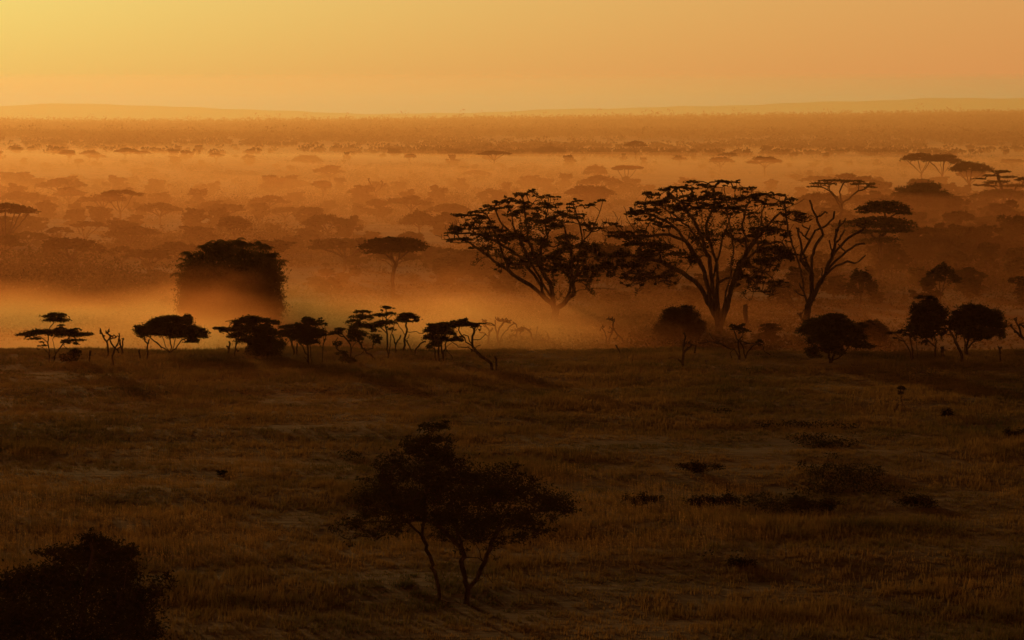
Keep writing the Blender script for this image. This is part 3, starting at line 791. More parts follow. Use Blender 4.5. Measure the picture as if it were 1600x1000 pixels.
traced('small_acacia', 'black domed acacia with wide skirt and short forked trunk below the bare tree', 'tree', (388, 508),
  limbs=[[(388, 508), (382, 450), (370, 380), (340, 300)], [(392, 500), (420, 440), (430, 360), (420, 280)], [(392, 500), (450, 470), (490, 420), (520, 370)], [(248, 440), (245, 370), (250, 330)], [(382, 450), (330, 400), (290, 350)]],
  pads=[(420, 215, 130, 30), (380, 235, 200, 50), (440, 250, 160, 60), (300, 260, 140, 60), (240, 290, 100, 60), (350, 300, 260, 90), (450, 310, 200, 90), (530, 300, 120, 60), (580, 275, 80, 40), (560, 340, 110, 60), (330, 360, 160, 70), (430, 370, 180, 70), (520, 380, 160, 44),
        (600, 400, 110, 44), (270, 430, 80, 60, .5), (300, 460, 80, 40, .3), (400, 420, 120, 40, .6)],
  r0=11, seed=71, **{**SM, 'dens': 1.0}, **Z5)
traced('round_bush', 'rounded dusty tree-bush half hidden behind the right side of the black domed acacia', 'bush', (700, 400),
  limbs=[[(700, 400), (670, 330)], [(700, 400), (640, 340)], [(700, 400), (720, 330)]], pads=round_pads(665, 320, 170, 170, 10, 7, .55), r0=6, seed=72, **{**SM, 'leaf': .10, 'dome': False, 'extra': 0, 'ph': 1.0, 'twigs': 0}, **Z5)
traced('dead_sapling', 'thin forked sapling in front of the rounded dusty bush', 'dead tree', (735, 430), limbs=[[(735, 430), (735, 380), (710, 340), (700, 320)], [(735, 380), (750, 330)]], seed=73, **{**DD, 'twigs': 6}, **Z5)
traced('leaning_acacia', 'pair of curved thin stems carrying a sparse flat top, leaning left', 'tree', (903, 500),
  limbs=[[(903, 500), (880, 420), (850, 370), (800, 330), (760, 320)], [(903, 500), (905, 430), (890, 360), (880, 290)], [(850, 370), (780, 350)]],
  pads=[(790, 322, 90, 20, .6), (850, 305, 80, 24, .6), (890, 285, 60, 36, .8), (870, 330, 80, 20, .5)], r0=6, seed=74, **{**SM, 'twigs': 16}, **Z5)
traced('round_crowned_tree', 'tall round-crowned dense tree, left one of two beyond the thin curved stems', 'tree', (1045, 478),
  limbs=[[(1045, 478), (1042, 430), (1050, 370), (1010, 280), (990, 180)], [(935, 498), (932, 430), (925, 370), (905, 320)], [(1045, 390), (980, 350)]],
  pads=[(980, 100, 110, 36), (1020, 110, 70, 26)] + round_pads(1000, 210, 230, 250, 18, 8, .5) + [(930, 290, 120, 80), (970, 320, 140, 60)], r0=7, seed=75, **{**SM, 'leaf': .10, 'dens': .5, 'dome': False, 'extra': 1, 'ph': .9, 'twigs': 20}, **Z5)
traced('dead_stump', 'stout dead post-like stump between the two round-crowned trees', 'dead tree', (1090, 478), limbs=[[(1090, 478), (1088, 440), (1090, 408)], [(1088, 420), (1080, 405)]], seed=76, **{**DD, 'r0': 11, 'twigs': 0}, **Z5)
traced('leaning_acacia', 'dark acacia leaning left with a flat wing of foliage before the round-crowned trees', 'tree', (1214, 505),
  limbs=[[(1214, 505), (1205, 440), (1170, 370), (1140, 310), (1090, 265)], [(1170, 370), (1190, 290), (1180, 250)], [(1170, 430), (1165, 380)], [(1140, 340), (1100, 320)]],
  pads=[(1080, 262, 130, 26), (1130, 255, 110, 30), (1180, 260, 90, 50), (1150, 290, 80, 30, .8), (1060, 275, 60, 18)], r0=9, seed=77, **SM, **Z5)
traced('round_crowned_tree', 'broad round-crowned dense tree with low side limb, right one of two', 'tree', (1242, 462),
  limbs=[[(1242, 462), (1240, 400), (1260, 320), (1280, 220)], [(1230, 460), (1232, 400), (1220, 330)], [(1242, 410), (1280, 380), (1330, 350), (1400, 350)], [(1260, 320), (1370, 250)]],
  pads=[(1250, 160, 150, 44), (1200, 190, 100, 60), (1420, 230, 80, 60)] + round_pads(1310, 250, 330, 220, 24, 9, .45) + [(1400, 310, 150, 60), (1300, 330, 200, 44), (1210, 300, 100, 60)], r0=9, seed=78, **{**SM, 'leaf': .10, 'dens': .5, 'dome': False, 'extra': 1, 'ph': .9, 'twigs': 20}, **Z5)
traced('dead_stump', 'isolated dead post with a forked tip near the right frame edge', 'dead tree', (1450, 508), limbs=[[(1450, 508), (1450, 450), (1448, 420), (1438, 405)], [(1448, 420), (1462, 408)]], seed=79, **{**DD, 'r0': 6, 'twigs': 0}, **Z5)
traced('bare_tree', 'gnarled bare tree cut by the right frame edge, twisting limbs reaching left', 'tree', (1660, 440),
  limbs=[[(1660, 440), (1640, 380), (1590, 350), (1560, 320), (1530, 290), (1520, 270)], [(1590, 350), (1570, 280), (1545, 235), (1560, 230)], [(1640, 380), (1620, 300), (1580, 265)], [(1560, 320), (1540, 315)]], seed=80, **{**DD, 'r0': 10, 'twigs': 20}, **Z5)
traced('sapling', 'thin lone sapling with a small tuft, out in the grass on the right', 'tree', (1409, 638),
  limbs=[[(1409, 638), (1408, 622), (1407, 608)], [(1408, 620), (1412, 610)]], pads=[(1407, 606, 14, 7, .9), (1407, 614, 10, 5, .6)], r0=.7, seed=81, **{**SM, 'leaf': .07})

# the great round thicket with palm fronds
root = traced('palm_thicket', 'huge round palm thicket with curling fronds on top, its foot drowned in dust', 'palm thicket', (360, 512),
  limbs=[[(360, 512), (355, 450), (340, 390)], [(360, 512), (300, 450), (290, 420)], [(360, 512), (420, 450), (425, 400)], [(360, 512), (385, 440), (380, 385)]],
  pads=[(346, 390, 40, 16), (362, 388, 30, 16), (334, 400, 46, 22), (297, 406, 24, 18), (380, 396, 44, 20), (408, 402, 36, 20), (312, 418, 44, 30), (418, 416, 30, 32), (360, 415, 110, 40), (392, 420, 66, 44)]
  + [(x, y, 50, 40, .9) for y in (435, 455, 475, 495) for x in (306, 334, 362, 390, 414)]
  + [(294, 440, 26, 50), (290, 475, 22, 50), (430, 438, 22, 46), (434, 475, 20, 50)],
  r0=4, seed=91, rt=.05, leaf=.15, dens=.42, step=.6, jit=.05, depth=.9, maxatt=2, dome=False, lm=m_palm, flat=2.2, clump=.22, spread=.6)
rng = np.random.default_rng(92)
g = np.array(root.location); mpp = g[1] / FPX
V = []; F = []
for k in range(150):                      # arching fronds: a bent rib with leaflets hanging from it
    t = k / 150
    bx = 282 + 158 * rng.uniform(.02, .98)
    top = float(np.interp(bx, [280, 290, 300, 312, 322, 345, 400, 425, 436, 444], [450, 402, 392, 408, 388, 376, 380, 392, 408, 440]))
    side = -1 if bx < 360 else 1
    if rng.uniform() < .35:
        side = -side
    L = rng.uniform(1.0, 2.1)
    p = np.array([(bx - 360) * mpp, rng.normal(0, 1.6), (512 - top) * mpp - rng.uniform(.2, .7)])
    if k > 110:                            # lower down the flanks
        yy = rng.uniform(400, 495)
        sgn = rng.choice([-1, 1]); side = sgn
        p = np.array([sgn * 4.9 - sgn * rng.uniform(0, .8), rng.normal(0, 1.5), (512 - yy) * mpp])
    ang = rng.uniform(.9, 1.45); az = rng.normal(0, .5)
    pts = [p]
    m = 9
    for i in range(m):
        d = np.array([side * math.cos(ang) * math.cos(az), math.sin(az) * .6, math.sin(ang)])
        p = p + d * L / m
        pts.append(p); ang -= rng.uniform(.22, .36)
    for i in range(m):
        a, b = pts[i], pts[i + 1]
        for q in range(5):
            s0 = a + (b - a) * q / 5
            w = .10 + .26 * math.sin(math.pi * (i + q / 5) / m)
            for sg in (-1, 1):
                tip = s0 + np.array([side * .06 * rng.uniform(.3, 1), sg * w * .8, -w * rng.uniform(.7, 1.5)])
                n0 = len(V)
                V += [s0 - (b - a) * .08, s0 + (b - a) * .10, tip]
                F.append((n0, n0 + 1, n0 + 2))
mesh_obj('fronds', np.array(V), np.array(F), m_palm, root)

# ================================================================ scattered woodland beyond the line, singled-out trees first
MD = dict(rt=.035, leaf=.26, step=.8, jit=.08, depth=.9, maxatt=6, dens=.6)
def umbrella(px, base, top, w, label, name='umbrella_acacia', thick=.2, seed=1, stems=2, cx=None, **kw):
    """umbrella acacia from its foot, crown top and crown width in the picture"""
    cx = px if cx is None else cx
    r = np.random.default_rng(seed)
    H = base - top; th = max(H * thick, 3)
    fork = base - H * r.uniform(.28, .42)
    limbs = [[(px, base), (px + (cx - px) * .3, fork)]]
    for k in range(max(3, stems + 2)):
        u = (k + .5) / max(3, stems + 2) * 2 - 1 + r.normal(0, .08)
        limbs.append([(px + (cx - px) * .3, fork), (cx * .5 + px * .5 + u * w * .2, fork - H * .2), (cx + u * w * .42, top + th * (.7 + .5 * abs(u)))])
    pads = []
    n = max(5, int(w / 9))
    for k in range(n):
        u = (k + .5) / n * 2 - 1
        pads.append((cx + u * w * .42 + r.normal(0, w * .02), top + th * (.45 + .75 * u * u) + r.normal(0, th * .08), w * 1.5 / n + w * .08, th * r.uniform(.75, 1.05)))
    for k in range(max(2, n // 2)):
        u = r.uniform(-.7, .7)
        pads.append((cx + u * w * .42, top + th * (.95 + .5 * u * u), w * .24, th * .6, .6))
    d = {**MD, **kw}
    return traced(name, label, 'tree', (px, base), limbs=limbs, pads=pads, r0=max(w * .022, 1.2), seed=seed, **d)

traced('umbrella_acacia', 'dark umbrella acacia alone in the orange haze between thicket and great acacias', 'tree', (613, 462),
  limbs=[[(613, 462), (614, 430), (618, 412)], [(618, 412), (604, 398), (588, 388)], [(618, 412), (612, 400), (610, 382)], [(618, 412), (630, 400), (648, 386)], [(616, 418), (624, 402), (628, 386)]],
  pads=[(600, 377, 50, 12), (620, 375, 60, 12), (640, 378, 40, 12), (585, 384, 36, 12), (655, 383, 22, 10), (610, 386, 80, 12), (640, 388, 44, 10), (588, 393, 34, 7, .7), (600, 392, 60, 8, .6)], r0=3, seed=101, **{**MD, 'dens': 1.1, 'twigs': 12})
traced('double_domed_acacia', 'dark acacia with one dome of foliage above another, right of the bare tree', 'tree', (1374, 432),
  limbs=[[(1374, 432), (1376, 390), (1378, 360)], [(1376, 380), (1350, 355)], [(1376, 375), (1400, 350)], [(1378, 362), (1382, 330)], [(1382, 345), (1405, 328)]],
  pads=[(1382, 318, 56, 13), (1365, 325, 44, 14), (1402, 325, 38, 13), (1414, 333, 18, 9), (1380, 330, 70, 9, .7), (1370, 342, 70, 10), (1345, 346, 50, 7), (1395, 347, 60, 12), (1370, 352, 90, 12), (1335, 347, 30, 5), (1360, 362, 60, 10, .8), (1400, 360, 50, 12, .8), (1380, 375, 60, 16, .5)], r0=3.5, seed=102, **{**MD, 'dens': .6, 'spread': .4})
traced('umbrella_acacia', 'pale hazy flat-crowned acacia with fine spreading limbs behind the bare tree', 'tree', (1314, 372),
  limbs=[[(1314, 372), (1314, 340), (1316, 318)], [(1316, 318), (1300, 300), (1282, 292)], [(1316, 318), (1312, 300), (1318, 286)], [(1316, 318), (1336, 302), (1356, 292)], [(1316, 330), (1306, 310), (1296, 298)]],
  pads=[(1300, 282, 40, 5), (1285, 287, 40, 6), (1272, 291, 20, 4), (1335, 283, 30, 5), (1348, 287, 36, 6), (1358, 292, 20, 4), (1316, 282, 30, 3, .6)], r0=2.4, seed=103, **{**MD, 'spread': .5, 'maxatt': 3})
umbrella(930, 290, 257, 38, 'small neat umbrella acacia on the pale plain, left of a wider fainter one', seed=104, thick=.34)
umbrella(978, 300, 257, 52, 'wide faint flat acacia above the left edge of the broadest crown', seed=105, thick=.16)
umbrella(1195, 276, 243, 48, 'airy umbrella acacia on the pale plain above the right side of the broadest crown', seed=106, thick=.3)
umbrella(1440, 292, 237, 62, 'left of two dark flat-topped acacias joined in one long canopy on the right', seed=107, thick=.2)
umbrella(1473, 296, 239, 62, 'right of two dark flat-topped acacias joined in one long canopy', seed=108, thick=.2)
umbrella(1515, 312, 251, 66, 'sloping flat acacia just right of the two joined canopies', seed=109, thick=.22)
umbrella(1280, 350, 299, 78, 'dusky domed acacia low behind the pale fine-limbed acacia', seed=110, thick=.35)
umbrella(188, 348, 296, 66, 'hazy umbrella acacia highest on the wood edge at the left', seed=111, thick=.16)
umbrella(130, 384, 345, 60, 'thin tilted umbrella acacia leaning right in the left haze', seed=112, thick=.2, cx=138)
umbrella(92, 392, 353, 44, 'low flat acacia just left of the tilted one in the haze', seed=113, thick=.2)
umbrella(190, 424, 385, 62, 'hazy flat acacia between the left frame edge and the palm thicket', seed=114, thick=.22)
umbrella(512, 380, 335, 82, 'broad hazy umbrella acacia above and right of the palm thicket', seed=115, thick=.3)
umbrella(140, 253, 234, 30, 'tiny flat acacia on the far plain at the left', seed=116, thick=.3)
umbrella(338, 256, 238, 24, 'tiny umbrella acacia on the far plain above the palm thicket', seed=117, thick=.3)
umbrella(228, 272, 261, 28, 'low dark lens-shaped acacia on the left far plain', seed=118, thick=.5)
umbrella(772, 262, 235, 50, 'slim flat acacia on the far plain above the leaning tiered crown', seed=119, thick=.2)
umbrella(858, 248, 226, 44, 'rounded umbrella acacia on the far plain between the two great crowns', seed=120, thick=.5)
umbrella(993, 252, 220, 34, 'tall thin flat acacia on the far plain above the broadest crown', seed=121, thick=.2)
umbrella(455, 302, 276, 64, 'wide hazy dome of foliage on the wood edge above the palm thicket', seed=122, thick=.5)
umbrella(480, 258, 240, 44, 'low wide tree clump in the far haze above the palm thicket', seed=123, thick=.6)
umbrella(1400, 432, 388, 48, 'small layered acacia under the double-domed one', seed=124, thick=.4)
umbrella(1393, 437, 396, 44, 'dim small acacia with thin stem right of the bare tree', seed=125, thick=.5)
umbrella(1470, 480, 412, 56, 'dim tiered acacia above the left round-crowned tree', seed=126, thick=.35)
umbrella(1345, 480, 418, 46, 'dim small tree with ragged flat crown behind the domed acacia', seed=127, thick=.5)
umbrella(516, 472, 430, 40, 'dusty small tree right of the palm thicket', seed=128, thick=.5)
umbrella(655, 372, 326, 60, 'faint hazy acacia above the lone dark umbrella acacia', seed=129, thick=.45)
umbrella(8, 402, 316, 110, 'tall faint acacia with fanned stems cut by the left frame edge', seed=130, thick=.16, stems=5)
umbrella(922, 335, 288, 80, 'hazy flat acacia between the tops of the two great crowns', seed=131, thick=.25)
umbrella(1188, 345, 300, 70, 'dusky acacia behind the right shoulder of the broadest crown', seed=132, thick=.4)
traced('bare_tree', 'faint bare forked tree rising above the wood edge right of the palm thicket', 'tree', (588, 322),
  limbs=[[(588, 322), (588, 306), (585, 298), (578, 284)], [(588, 302), (596, 292), (604, 286)], [(584, 296), (590, 288)], [(596, 292), (598, 283)]], r0=1.4, rt=.09, seed=133, dead=True, twigs=14, step=.8)
traced('layered_acacia', 'tall open acacia with thin stacked layers near the right frame edge', 'tree', (1574, 342),
  limbs=[[(1574, 342), (1572, 318), (1566, 295), (1560, 272)], [(1572, 322), (1582, 300), (1592, 290)], [(1566, 300), (1545, 288), (1530, 290)], [(1570, 310), (1556, 300)]],
  pads=[(1562, 268, 30, 5), (1545, 274, 26, 4), (1575, 276, 24, 5, .7), (1560, 284, 36, 7, .7), (1528, 279, 20, 3), (1524, 289, 18, 3), (1545, 290, 30, 5, .6), (1588, 290, 34, 7, .7), (1600, 280, 30, 7), (1570, 300, 40, 8, .4)], r0=3, seed=134, **{**MD, 'maxatt': 4})
traced('layered_acacia', 'small dark layered acacia with bare fork at the far right wood', 'tree', (1506, 340), limbs=[[(1506, 340), (1506, 322), (1498, 312)], [(1506, 322), (1514, 312)]], pads=[(1506, 308, 40, 5, .5)], r0=1.4, seed=135, **MD)

def bushy(name, label, cat, x, base, top, w, seed, n=20, **kw):
    h = base - top
    r = np.random.default_rng(seed)
    pads = round_pads(x, top + h * .45, w, h * .8, int(n * 1.3), seed, .42)
    pads += [(x + w * r.uniform(-.38, .38), top + h * r.uniform(.08, .2), w * .28, h * .18) for _ in range(5)]
    limbs = [[(x, base), (x + w * .02, base - h * .3)], [(x, base - h * .2), (x - w * .22, base - h * .5)], [(x, base - h * .2), (x + w * .25, base - h * .5)]]
    return traced(name, label, cat, (x, base), limbs=limbs, pads=pads, r0=max(1.2, w * .025), seed=seed, **{**MD, 'dome': False, 'maxatt': 2, **kw})
bushy('bushy_tree', 'large dusky bushy tree with a flat top under the two joined canopies', 'tree', 1440, 352, 284, 100, 140, 22)
bushy('bushy_tree', 'dark bushy tree in the shade between the two great acacias', 'tree', 948, 445, 378, 100, 141, 20, dens=.34, leaf=.22, twigs=40)
bushy('bushy_tree', 'dark bushy tree behind the lower left branches of the tiered crown', 'tree', 742, 440, 388, 110, 142, 22, dens=.34, leaf=.22, twigs=40)
bushy('bushy_tree', 'dark bushy tree behind the left lower branches of the broadest crown', 'tree', 1010, 452, 396, 90, 143, 20, dens=.34, leaf=.22, twigs=40)
bushy('bushy_tree', 'dark bushy tree behind the right lower branches of the broadest crown', 'tree', 1200, 438, 382, 90, 144, 20, dens=.34, leaf=.22, twigs=40)
bushy('bushy_tree', 'small bushy tree left of the dark one behind the tiered crown', 'tree', 700, 425, 390, 40, 145, 10)
bushy('bushy_tree', 'blackish bushy tree topping the dark wood by the right frame edge', 'tree', 1590, 400, 334, 70, 146, 18, dens=.34, leaf=.22, twigs=40)
bushy('bushy_tree', 'blackish bushy tree second from the right frame edge in the dark wood', 'tree', 1537, 405, 350, 56, 147, 16, dens=.34, leaf=.22, twigs=40)
bushy('bushy_tree', 'blackish bushy tree in the dark wood above the round-crowned trees', 'tree', 1480, 410, 352, 60, 148, 16, dens=.34, leaf=.22, twigs=40)
bushy('bushy_tree', 'dusky bushy tree right of the double-domed acacia', 'tree', 1430, 412, 352, 56, 149, 14, dens=.34, leaf=.22, twigs=40)
bushy('bushy_tree', 'faint bushy tree high right of the palm thicket', 'tree', 458, 400, 366, 34, 150, 10)
bushy('bushy_tree', 'bushy tree low in the haze left of the palm thicket', 'tree', 82, 412, 370, 34, 151, 10)
bushy('bushy_tree', 'round little tree on the far plain above the tiered crown', 'tree', 717, 246, 231, 14, 152, 6)

# ---------------------------------------------------------------- repeats: a few of each kind built, the rest copied
def copy_thing(src, at, rz, sc_, label, group):
    c = src.copy(); sc.collection.objects.link(c)
    c.location = at; c.rotation_euler = (0, 0, rz); c.scale = (sc_[0], sc_[1], sc_[2])
    c['label'] = label; c['group'] = group
    for ch in src.children:
        d = ch.copy(); sc.collection.objects.link(d); d.parent = c
    return c

rng = np.random.default_rng(7)
protos_u = []; protos_b = []; protos_s = []
# prototypes stand in the woodland themselves
spots_u = [(250, 352, 36, 70), (420, 338, 34, 60), (700, 352, 36, 64), (60, 332, 30, 56), (352, 352, 36, 66)]
for i, (x, b, h, w) in enumerate(spots_u):
    o = umbrella(x, b, b - h, w, 'x', seed=200 + i, thick=.3, name='savanna_acacia', leaf=.34, maxatt=4, rt=.06)
    protos_u.append((o, h * ground_at(x, b).y / FPX))
spots_b = [(30, 368, 34, 38), (478, 352, 30, 42), (330, 342, 30, 40), (640, 398, 34, 44), (560, 420, 32, 40)]
for i, (x, b, h, w) in enumerate(spots_b):
    o = bushy('savanna_tree', 'x', 'tree', x, b, b - h, w, 220 + i, 12, leaf=.34, rt=.06)
    protos_b.append((o, h * ground_at(x, b).y / FPX))
spots_s = [(140, 452, 16, 26), (500, 452, 16, 26), (1300, 440, 14, 26)]
for i, (x, b, h, w) in enumerate(spots_s):
    o = bushy('savanna_shrub', 'x', 'shrub', x, b, b - h, w, 240 + i, 8, leaf=.28, rt=.05)
    protos_s.append((o, h * ground_at(x, b).y / FPX))
bands = [(205, 248, 'far pale plain under the wooded skyline', 'far plain'), (248, 292, 'pale open plain above the wood edge', 'open plain'),
         (292, 345, 'hazy wood edge across the middle distance', 'wood edge'), (345, 400, 'hazy woodland behind the great acacias', 'hazy woodland'),
         (400, 500, 'dusty near woodland just behind the tree line', 'dusty near woodland')]
kinds = {'u': ('flat-crowned hazy acacia', 'flat-crowned acacias'), 'b': ('round-crowned hazy tree', 'round-crowned trees'), 's': ('low rounded shrub', 'low shrubs')}
def band_of(py):
    for lo, hi, ph, gp in bands:
        if lo <= py < hi:
            return ph, gp
    return bands[-1][2:]
def lab(k, py):
    ph, gp = band_of(py)
    return kinds[k][0] + ' scattered over the ' + ph, kinds[k][1] + ' of the ' + gp
for k, spots, protos in (('u', spots_u, protos_u), ('b', spots_b, protos_b), ('s', spots_s, protos_s)):
    for (x, b, h, w), (o, hm) in zip(spots, protos):
        o['label'], o['group'] = lab(k, b)
taken = []
def free(x, y, d):
    for a, b in taken:
        if abs(a - x) < d and abs(b - y) < d * .3:
            return False
    return True
def scatter(k, protos, n, ylo, yhi, hlo, hhi, accept, d, seed):
    r = np.random.default_rng(seed)
    cnt = 0
    for _ in range(n * 30):
        if cnt >= n:
            break
        px = r.uniform(-25, 1625); py = r.uniform(ylo, yhi)
        if r.uniform() > accept(px, py) or not free(px, py, d):
            continue
        taken.append((px, py))
        g = ground_at(px, py)
        o, hm = protos[int(r.integers(len(protos)))]
        h = r.uniform(hlo, hhi)
        s_ = h / hm
        L, G = lab(k, py)
        copy_thing(o, g, r.uniform(0, 6.28), (s_ * r.uniform(.85, 1.3), s_ * r.uniform(.85, 1.3), s_), L, G)
        cnt += 1
def acc_wood(px, py):
    a = 1.0
    if 400 < py and px < 700:
        a = .45
    if py > 400 and px > 1100:
        a = .7
    return a
scatter('b', protos_b, 60, 296, 330, 3.5, 6.5, lambda x, y: 1, 12, 1)
scatter('b', protos_b, 70, 325, 400, 2.8, 5.6, acc_wood, 15, 2)
scatter('b', protos_b, 30, 400, 452, 2.2, 4.2, lambda x, y: .25 if x < 650 else 1, 16, 3)
scatter('b', protos_b, 50, 385, 482, 2.6, 5.2, lambda x, y: 1 if 640 < x < 1320 else .35 if x > 1320 else 0, 13, 33)
scatter('u', protos_u, 16, 298, 345, 5, 7.5, lambda x, y: 1, 30, 4)
scatter('u', protos_u, 20, 345, 440, 3.8, 6.0, acc_wood, 30, 5)
scatter('s', protos_s, 110, 320, 488, .8, 2.0, lambda x, y: 1, 9, 6)
scatter('b', protos_b, 28, 238, 262, 2.8, 5.5, lambda x, y: 1, 8, 7)
scatter('u', protos_u, 14, 228, 290, 4.5, 7, lambda x, y: .5, 20, 8)
scatter('s', protos_s, 90, 245, 300, 1.2, 2.6, lambda x, y: 1, 7, 9)
scatter('b', protos_b, 30, 335, 430, 3.8, 6.5, lambda x, y: 1 if x > 1250 else 0, 14, 10)

# ---------------------------------------------------------------- the far woods, one mass of crowns to the skyline
r = np.random.default_rng(77)
C = []
y = 2150.0
while y < 6900:
    hw = y * .135 + 60
    dens = 1.0 if y > 3000 else (y - 2100) / 900 * .3 + .6
    n = int(hw * 2 * 22 / (15.0 ** 2) * dens * 1.5)
    xs = r.uniform(-hw, hw, n); yy = y + r.uniform(-11, 11, n)
    fb = fbm(xs * .0045, yy * .0022, 12, 4)
    keep = (yy > 2350 + 900 * fbm(xs * .006, yy * .0005, 3, 3)) & (fb > np.interp(yy, [2150, 2900, 3600, 5000], [.15, -.15, -.45, -.8])) | (r.uniform(0, 1, n) < .08)
    C.append(np.stack([xs[keep], yy[keep]], 1))
    y += 22
C = np.concatenate(C)
zz = height(C[:, 0], C[:, 1])
hh = r.uniform(3.5, 7.5, len(C)) * np.where(r.uniform(0, 1, len(C)) < .05, 1.7, 1); ww = hh * r.uniform(.45, .85, len(C))
hh = hh * np.where((C[:, 1] > 5300) & (r.uniform(0, 1, len(C)) < .10), 1.8, 1)
hh = hh * np.interp(C[:, 1], [2400, 3400], [.65, 1])
M = 24
idx = np.repeat(np.arange(len(C)), M)
d = r.normal(0, 1, (len(idx), 3)); d /= np.linalg.norm(d, axis=1)[:, None]; d *= r.uniform(.5, 1, len(idx))[:, None]
P = np.stack([C[idx, 0] + d[:, 0] * ww[idx], C[idx, 1] + d[:, 1] * ww[idx], zz[idx] + hh[idx] * (.58 + d[:, 2] * .40)], 1)
v, f = leaf_quads(P, .95, r, 1.0, .75)
woods = mesh_obj('woods', v, f, m_leaf)
tag(woods, 'mass of hazy dark crowns covering the far rise up to the skyline', None, None, 'stuff')

# ---------------------------------------------------------------- undergrowth between the scattered trees
r = np.random.default_rng(31)
n = 90000
y = 1 / r.uniform(1 / 1900.0, 1 / 432.0, n); x = r.uniform(-1, 1, n) * (y * .128 + 8)
k = fbm(x * .012 + 5, y * .02, 4, 5) + .35 * r.normal(0, 1, n) > .12
x, y = x[k], y[k]
i = np.repeat(np.arange(len(x)), 7)
sp_ = (.25 + y / 1500.0)[i]
P = np.stack([x[i] + r.normal(0, 1, len(i)) * sp_ * 1.3, y[i] + r.normal(0, 1, len(i)) * sp_, np.zeros(len(i))], 1)
P[:, 2] = height(P[:, 0], P[:, 1]) + r.uniform(.0, .5, len(i)) * np.where(r.uniform(0, 1, len(x)) < .1, 1.8, 1)[i]
v, f = leaf_quads(P, .20, r, .8, .6)
ug = mesh_obj('undergrowth', v, f, m_leafd)
tag(ug, 'rough grass and low scrub between the scattered trees', None, None, 'stuff')

# ---------------------------------------------------------------- thickets: soft continuous bush between and behind the trees
r = np.random.default_rng(41)
n = 8500
y = 1 / r.uniform(1 / 2100.0, 1 / 520.0, n); x = r.uniform(-1, 1, n) * (y * .128 + 8)
u = x / y
f_ = fbm(x * .010 + 9, y * .0065, 14, 4)
want = np.interp(u, [-.12, -.03, 0, .12], [.06, .06, .04, -.06]) + np.where(y > 1500, .25, 0) + np.interp(y, [520, 640, 800], [.5, .25, 0])
k = f_ > want
x, y = x[k], y[k]
hb = r.uniform(1.2, 3.2, len(x)) * np.where(r.uniform(0, 1, len(x)) < .2, 1.5, 1); wb = hb * r.uniform(.8, 1.5, len(x))
M = 60
i = np.repeat(np.arange(len(x)), M)
d = r.normal(0, 1, (len(i), 3)); d /= np.linalg.norm(d, axis=1)[:, None]; d *= (r.uniform(.25, 1.12, len(i)) ** .7)[:, None]
P = np.stack([x[i] + d[:, 0] * wb[i], y[i] + d[:, 1] * wb[i], np.zeros(len(i))], 1)
P[:, 2] = height(x, y)[i] + hb[i] * np.abs(.5 + d[:, 2] * .55)
v, f = leaf_quads(P, .26, r, .8, .55)
th = mesh_obj('scrub', v, f, m_leaf)
tag(th, 'soft continuous bush filling the woodland floor between the trees', None, None, 'stuff')

# ================================================================ grass of the near field
m_grass, nt, out = mat('backlit_grass')
n1 = mapped_noise(nt, (1, .55, .2), .075, 7, .68)
n2 = mapped_noise(nt, (1, 1, .3), .5, 4)
mx = N(nt, 'ShaderNodeMix'); mx.data_type = 'FLOAT'; mx.inputs[0].default_value = .25
nt.links.new(n1.outputs[0], mx.inputs[2]); nt.links.new(n2.outputs[0], mx.inputs[3])
cr = ramp(nt, mx.outputs[0], [(.38, (.08, .078, .03)), (.46, (.17, .13, .045)), (.54, (.28, .185, .065)), (.66, (.38, .25, .085))])
d = N(nt, 'ShaderNodeBsdfDiffuse'); t = N(nt, 'ShaderNodeBsdfTranslucent')
nt.links.new(cr.outputs[0], d.inputs[0]); nt.links.new(cr.outputs[0], t.inputs[0])
ms = N(nt, 'ShaderNodeMixShader'); ms.inputs[0].default_value = .4
nt.links.new(d.outputs[0], ms.inputs[1]); nt.links.new(t.outputs[0], ms.inputs[2]); nt.links.new(ms.outputs[0], out.inputs[0])

def patch(x, y, k):
    return fbm(x * .075 * k, y * .05 * k, 3, 5)

def blades(n_tufts, y0, y1, per, hgt, wid, seed, tall_only=False):
    r = np.random.default_rng(seed)
    y = np.sqrt(r.uniform(y0 ** 2, y1 ** 2, n_tufts))
    x = r.uniform(-1, 1, n_tufts) * (y * .1245 + 34)
    p = patch(x, y, 1.0)
    if tall_only:
        k = p > .55
        x, y, p = x[k], y[k], p[k]
    if not tall_only:
        k = (fbm(x * .45, y * .45, 8, 3) + .3 * r.normal(0, 1, len(x))) > -.6
        x, y, p = x[k], y[k], p[k]
    T = len(x)
    hs = hgt * (.72 + .45 * np.clip(p, -1, 1) + .35 * fbm(x * .3, y * .3, 6, 3)) * r.uniform(.6, 1.3, T)
    i = np.repeat(np.arange(T), per)
    bx = x[i] + r.normal(0, .16, len(i)); by = y[i] + r.normal(0, .16, len(i))
    bz = height(bx, by) - .03
    h = hs[i] * r.uniform(.5, 1.15, len(i))
    an = r.uniform(0, 2 * math.pi, len(i)); lean = r.uniform(.05, .5, len(i)) * h
    wx = wid * r.uniform(.6, 1.3, len(i)) * np.cos(an + 1.57); wy = wid * np.sin(an + 1.57)
    A_ = np.stack([bx - wx, by - wy, bz], 1); B_ = np.stack([bx + wx, by + wy, bz], 1)
    C_ = np.stack([bx + lean * np.cos(an) + .08 * h, by + lean * np.sin(an), bz + h], 1)
    V = np.stack([A_, B_, C_], 1).reshape(-1, 3)
    return V, np.arange(len(V)).reshape(-1, 3)
V1, F1 = blades(150000, 172, 432, 8, .40, .033, 1)
V2, F2 = blades(95000, 172, 300, 7, .62, .022, 2, True)
V = np.concatenate([V1, V2]); F = np.concatenate([F1, F2 + len(V1)])
grass = mesh_obj('grass', V, F, m_grass)
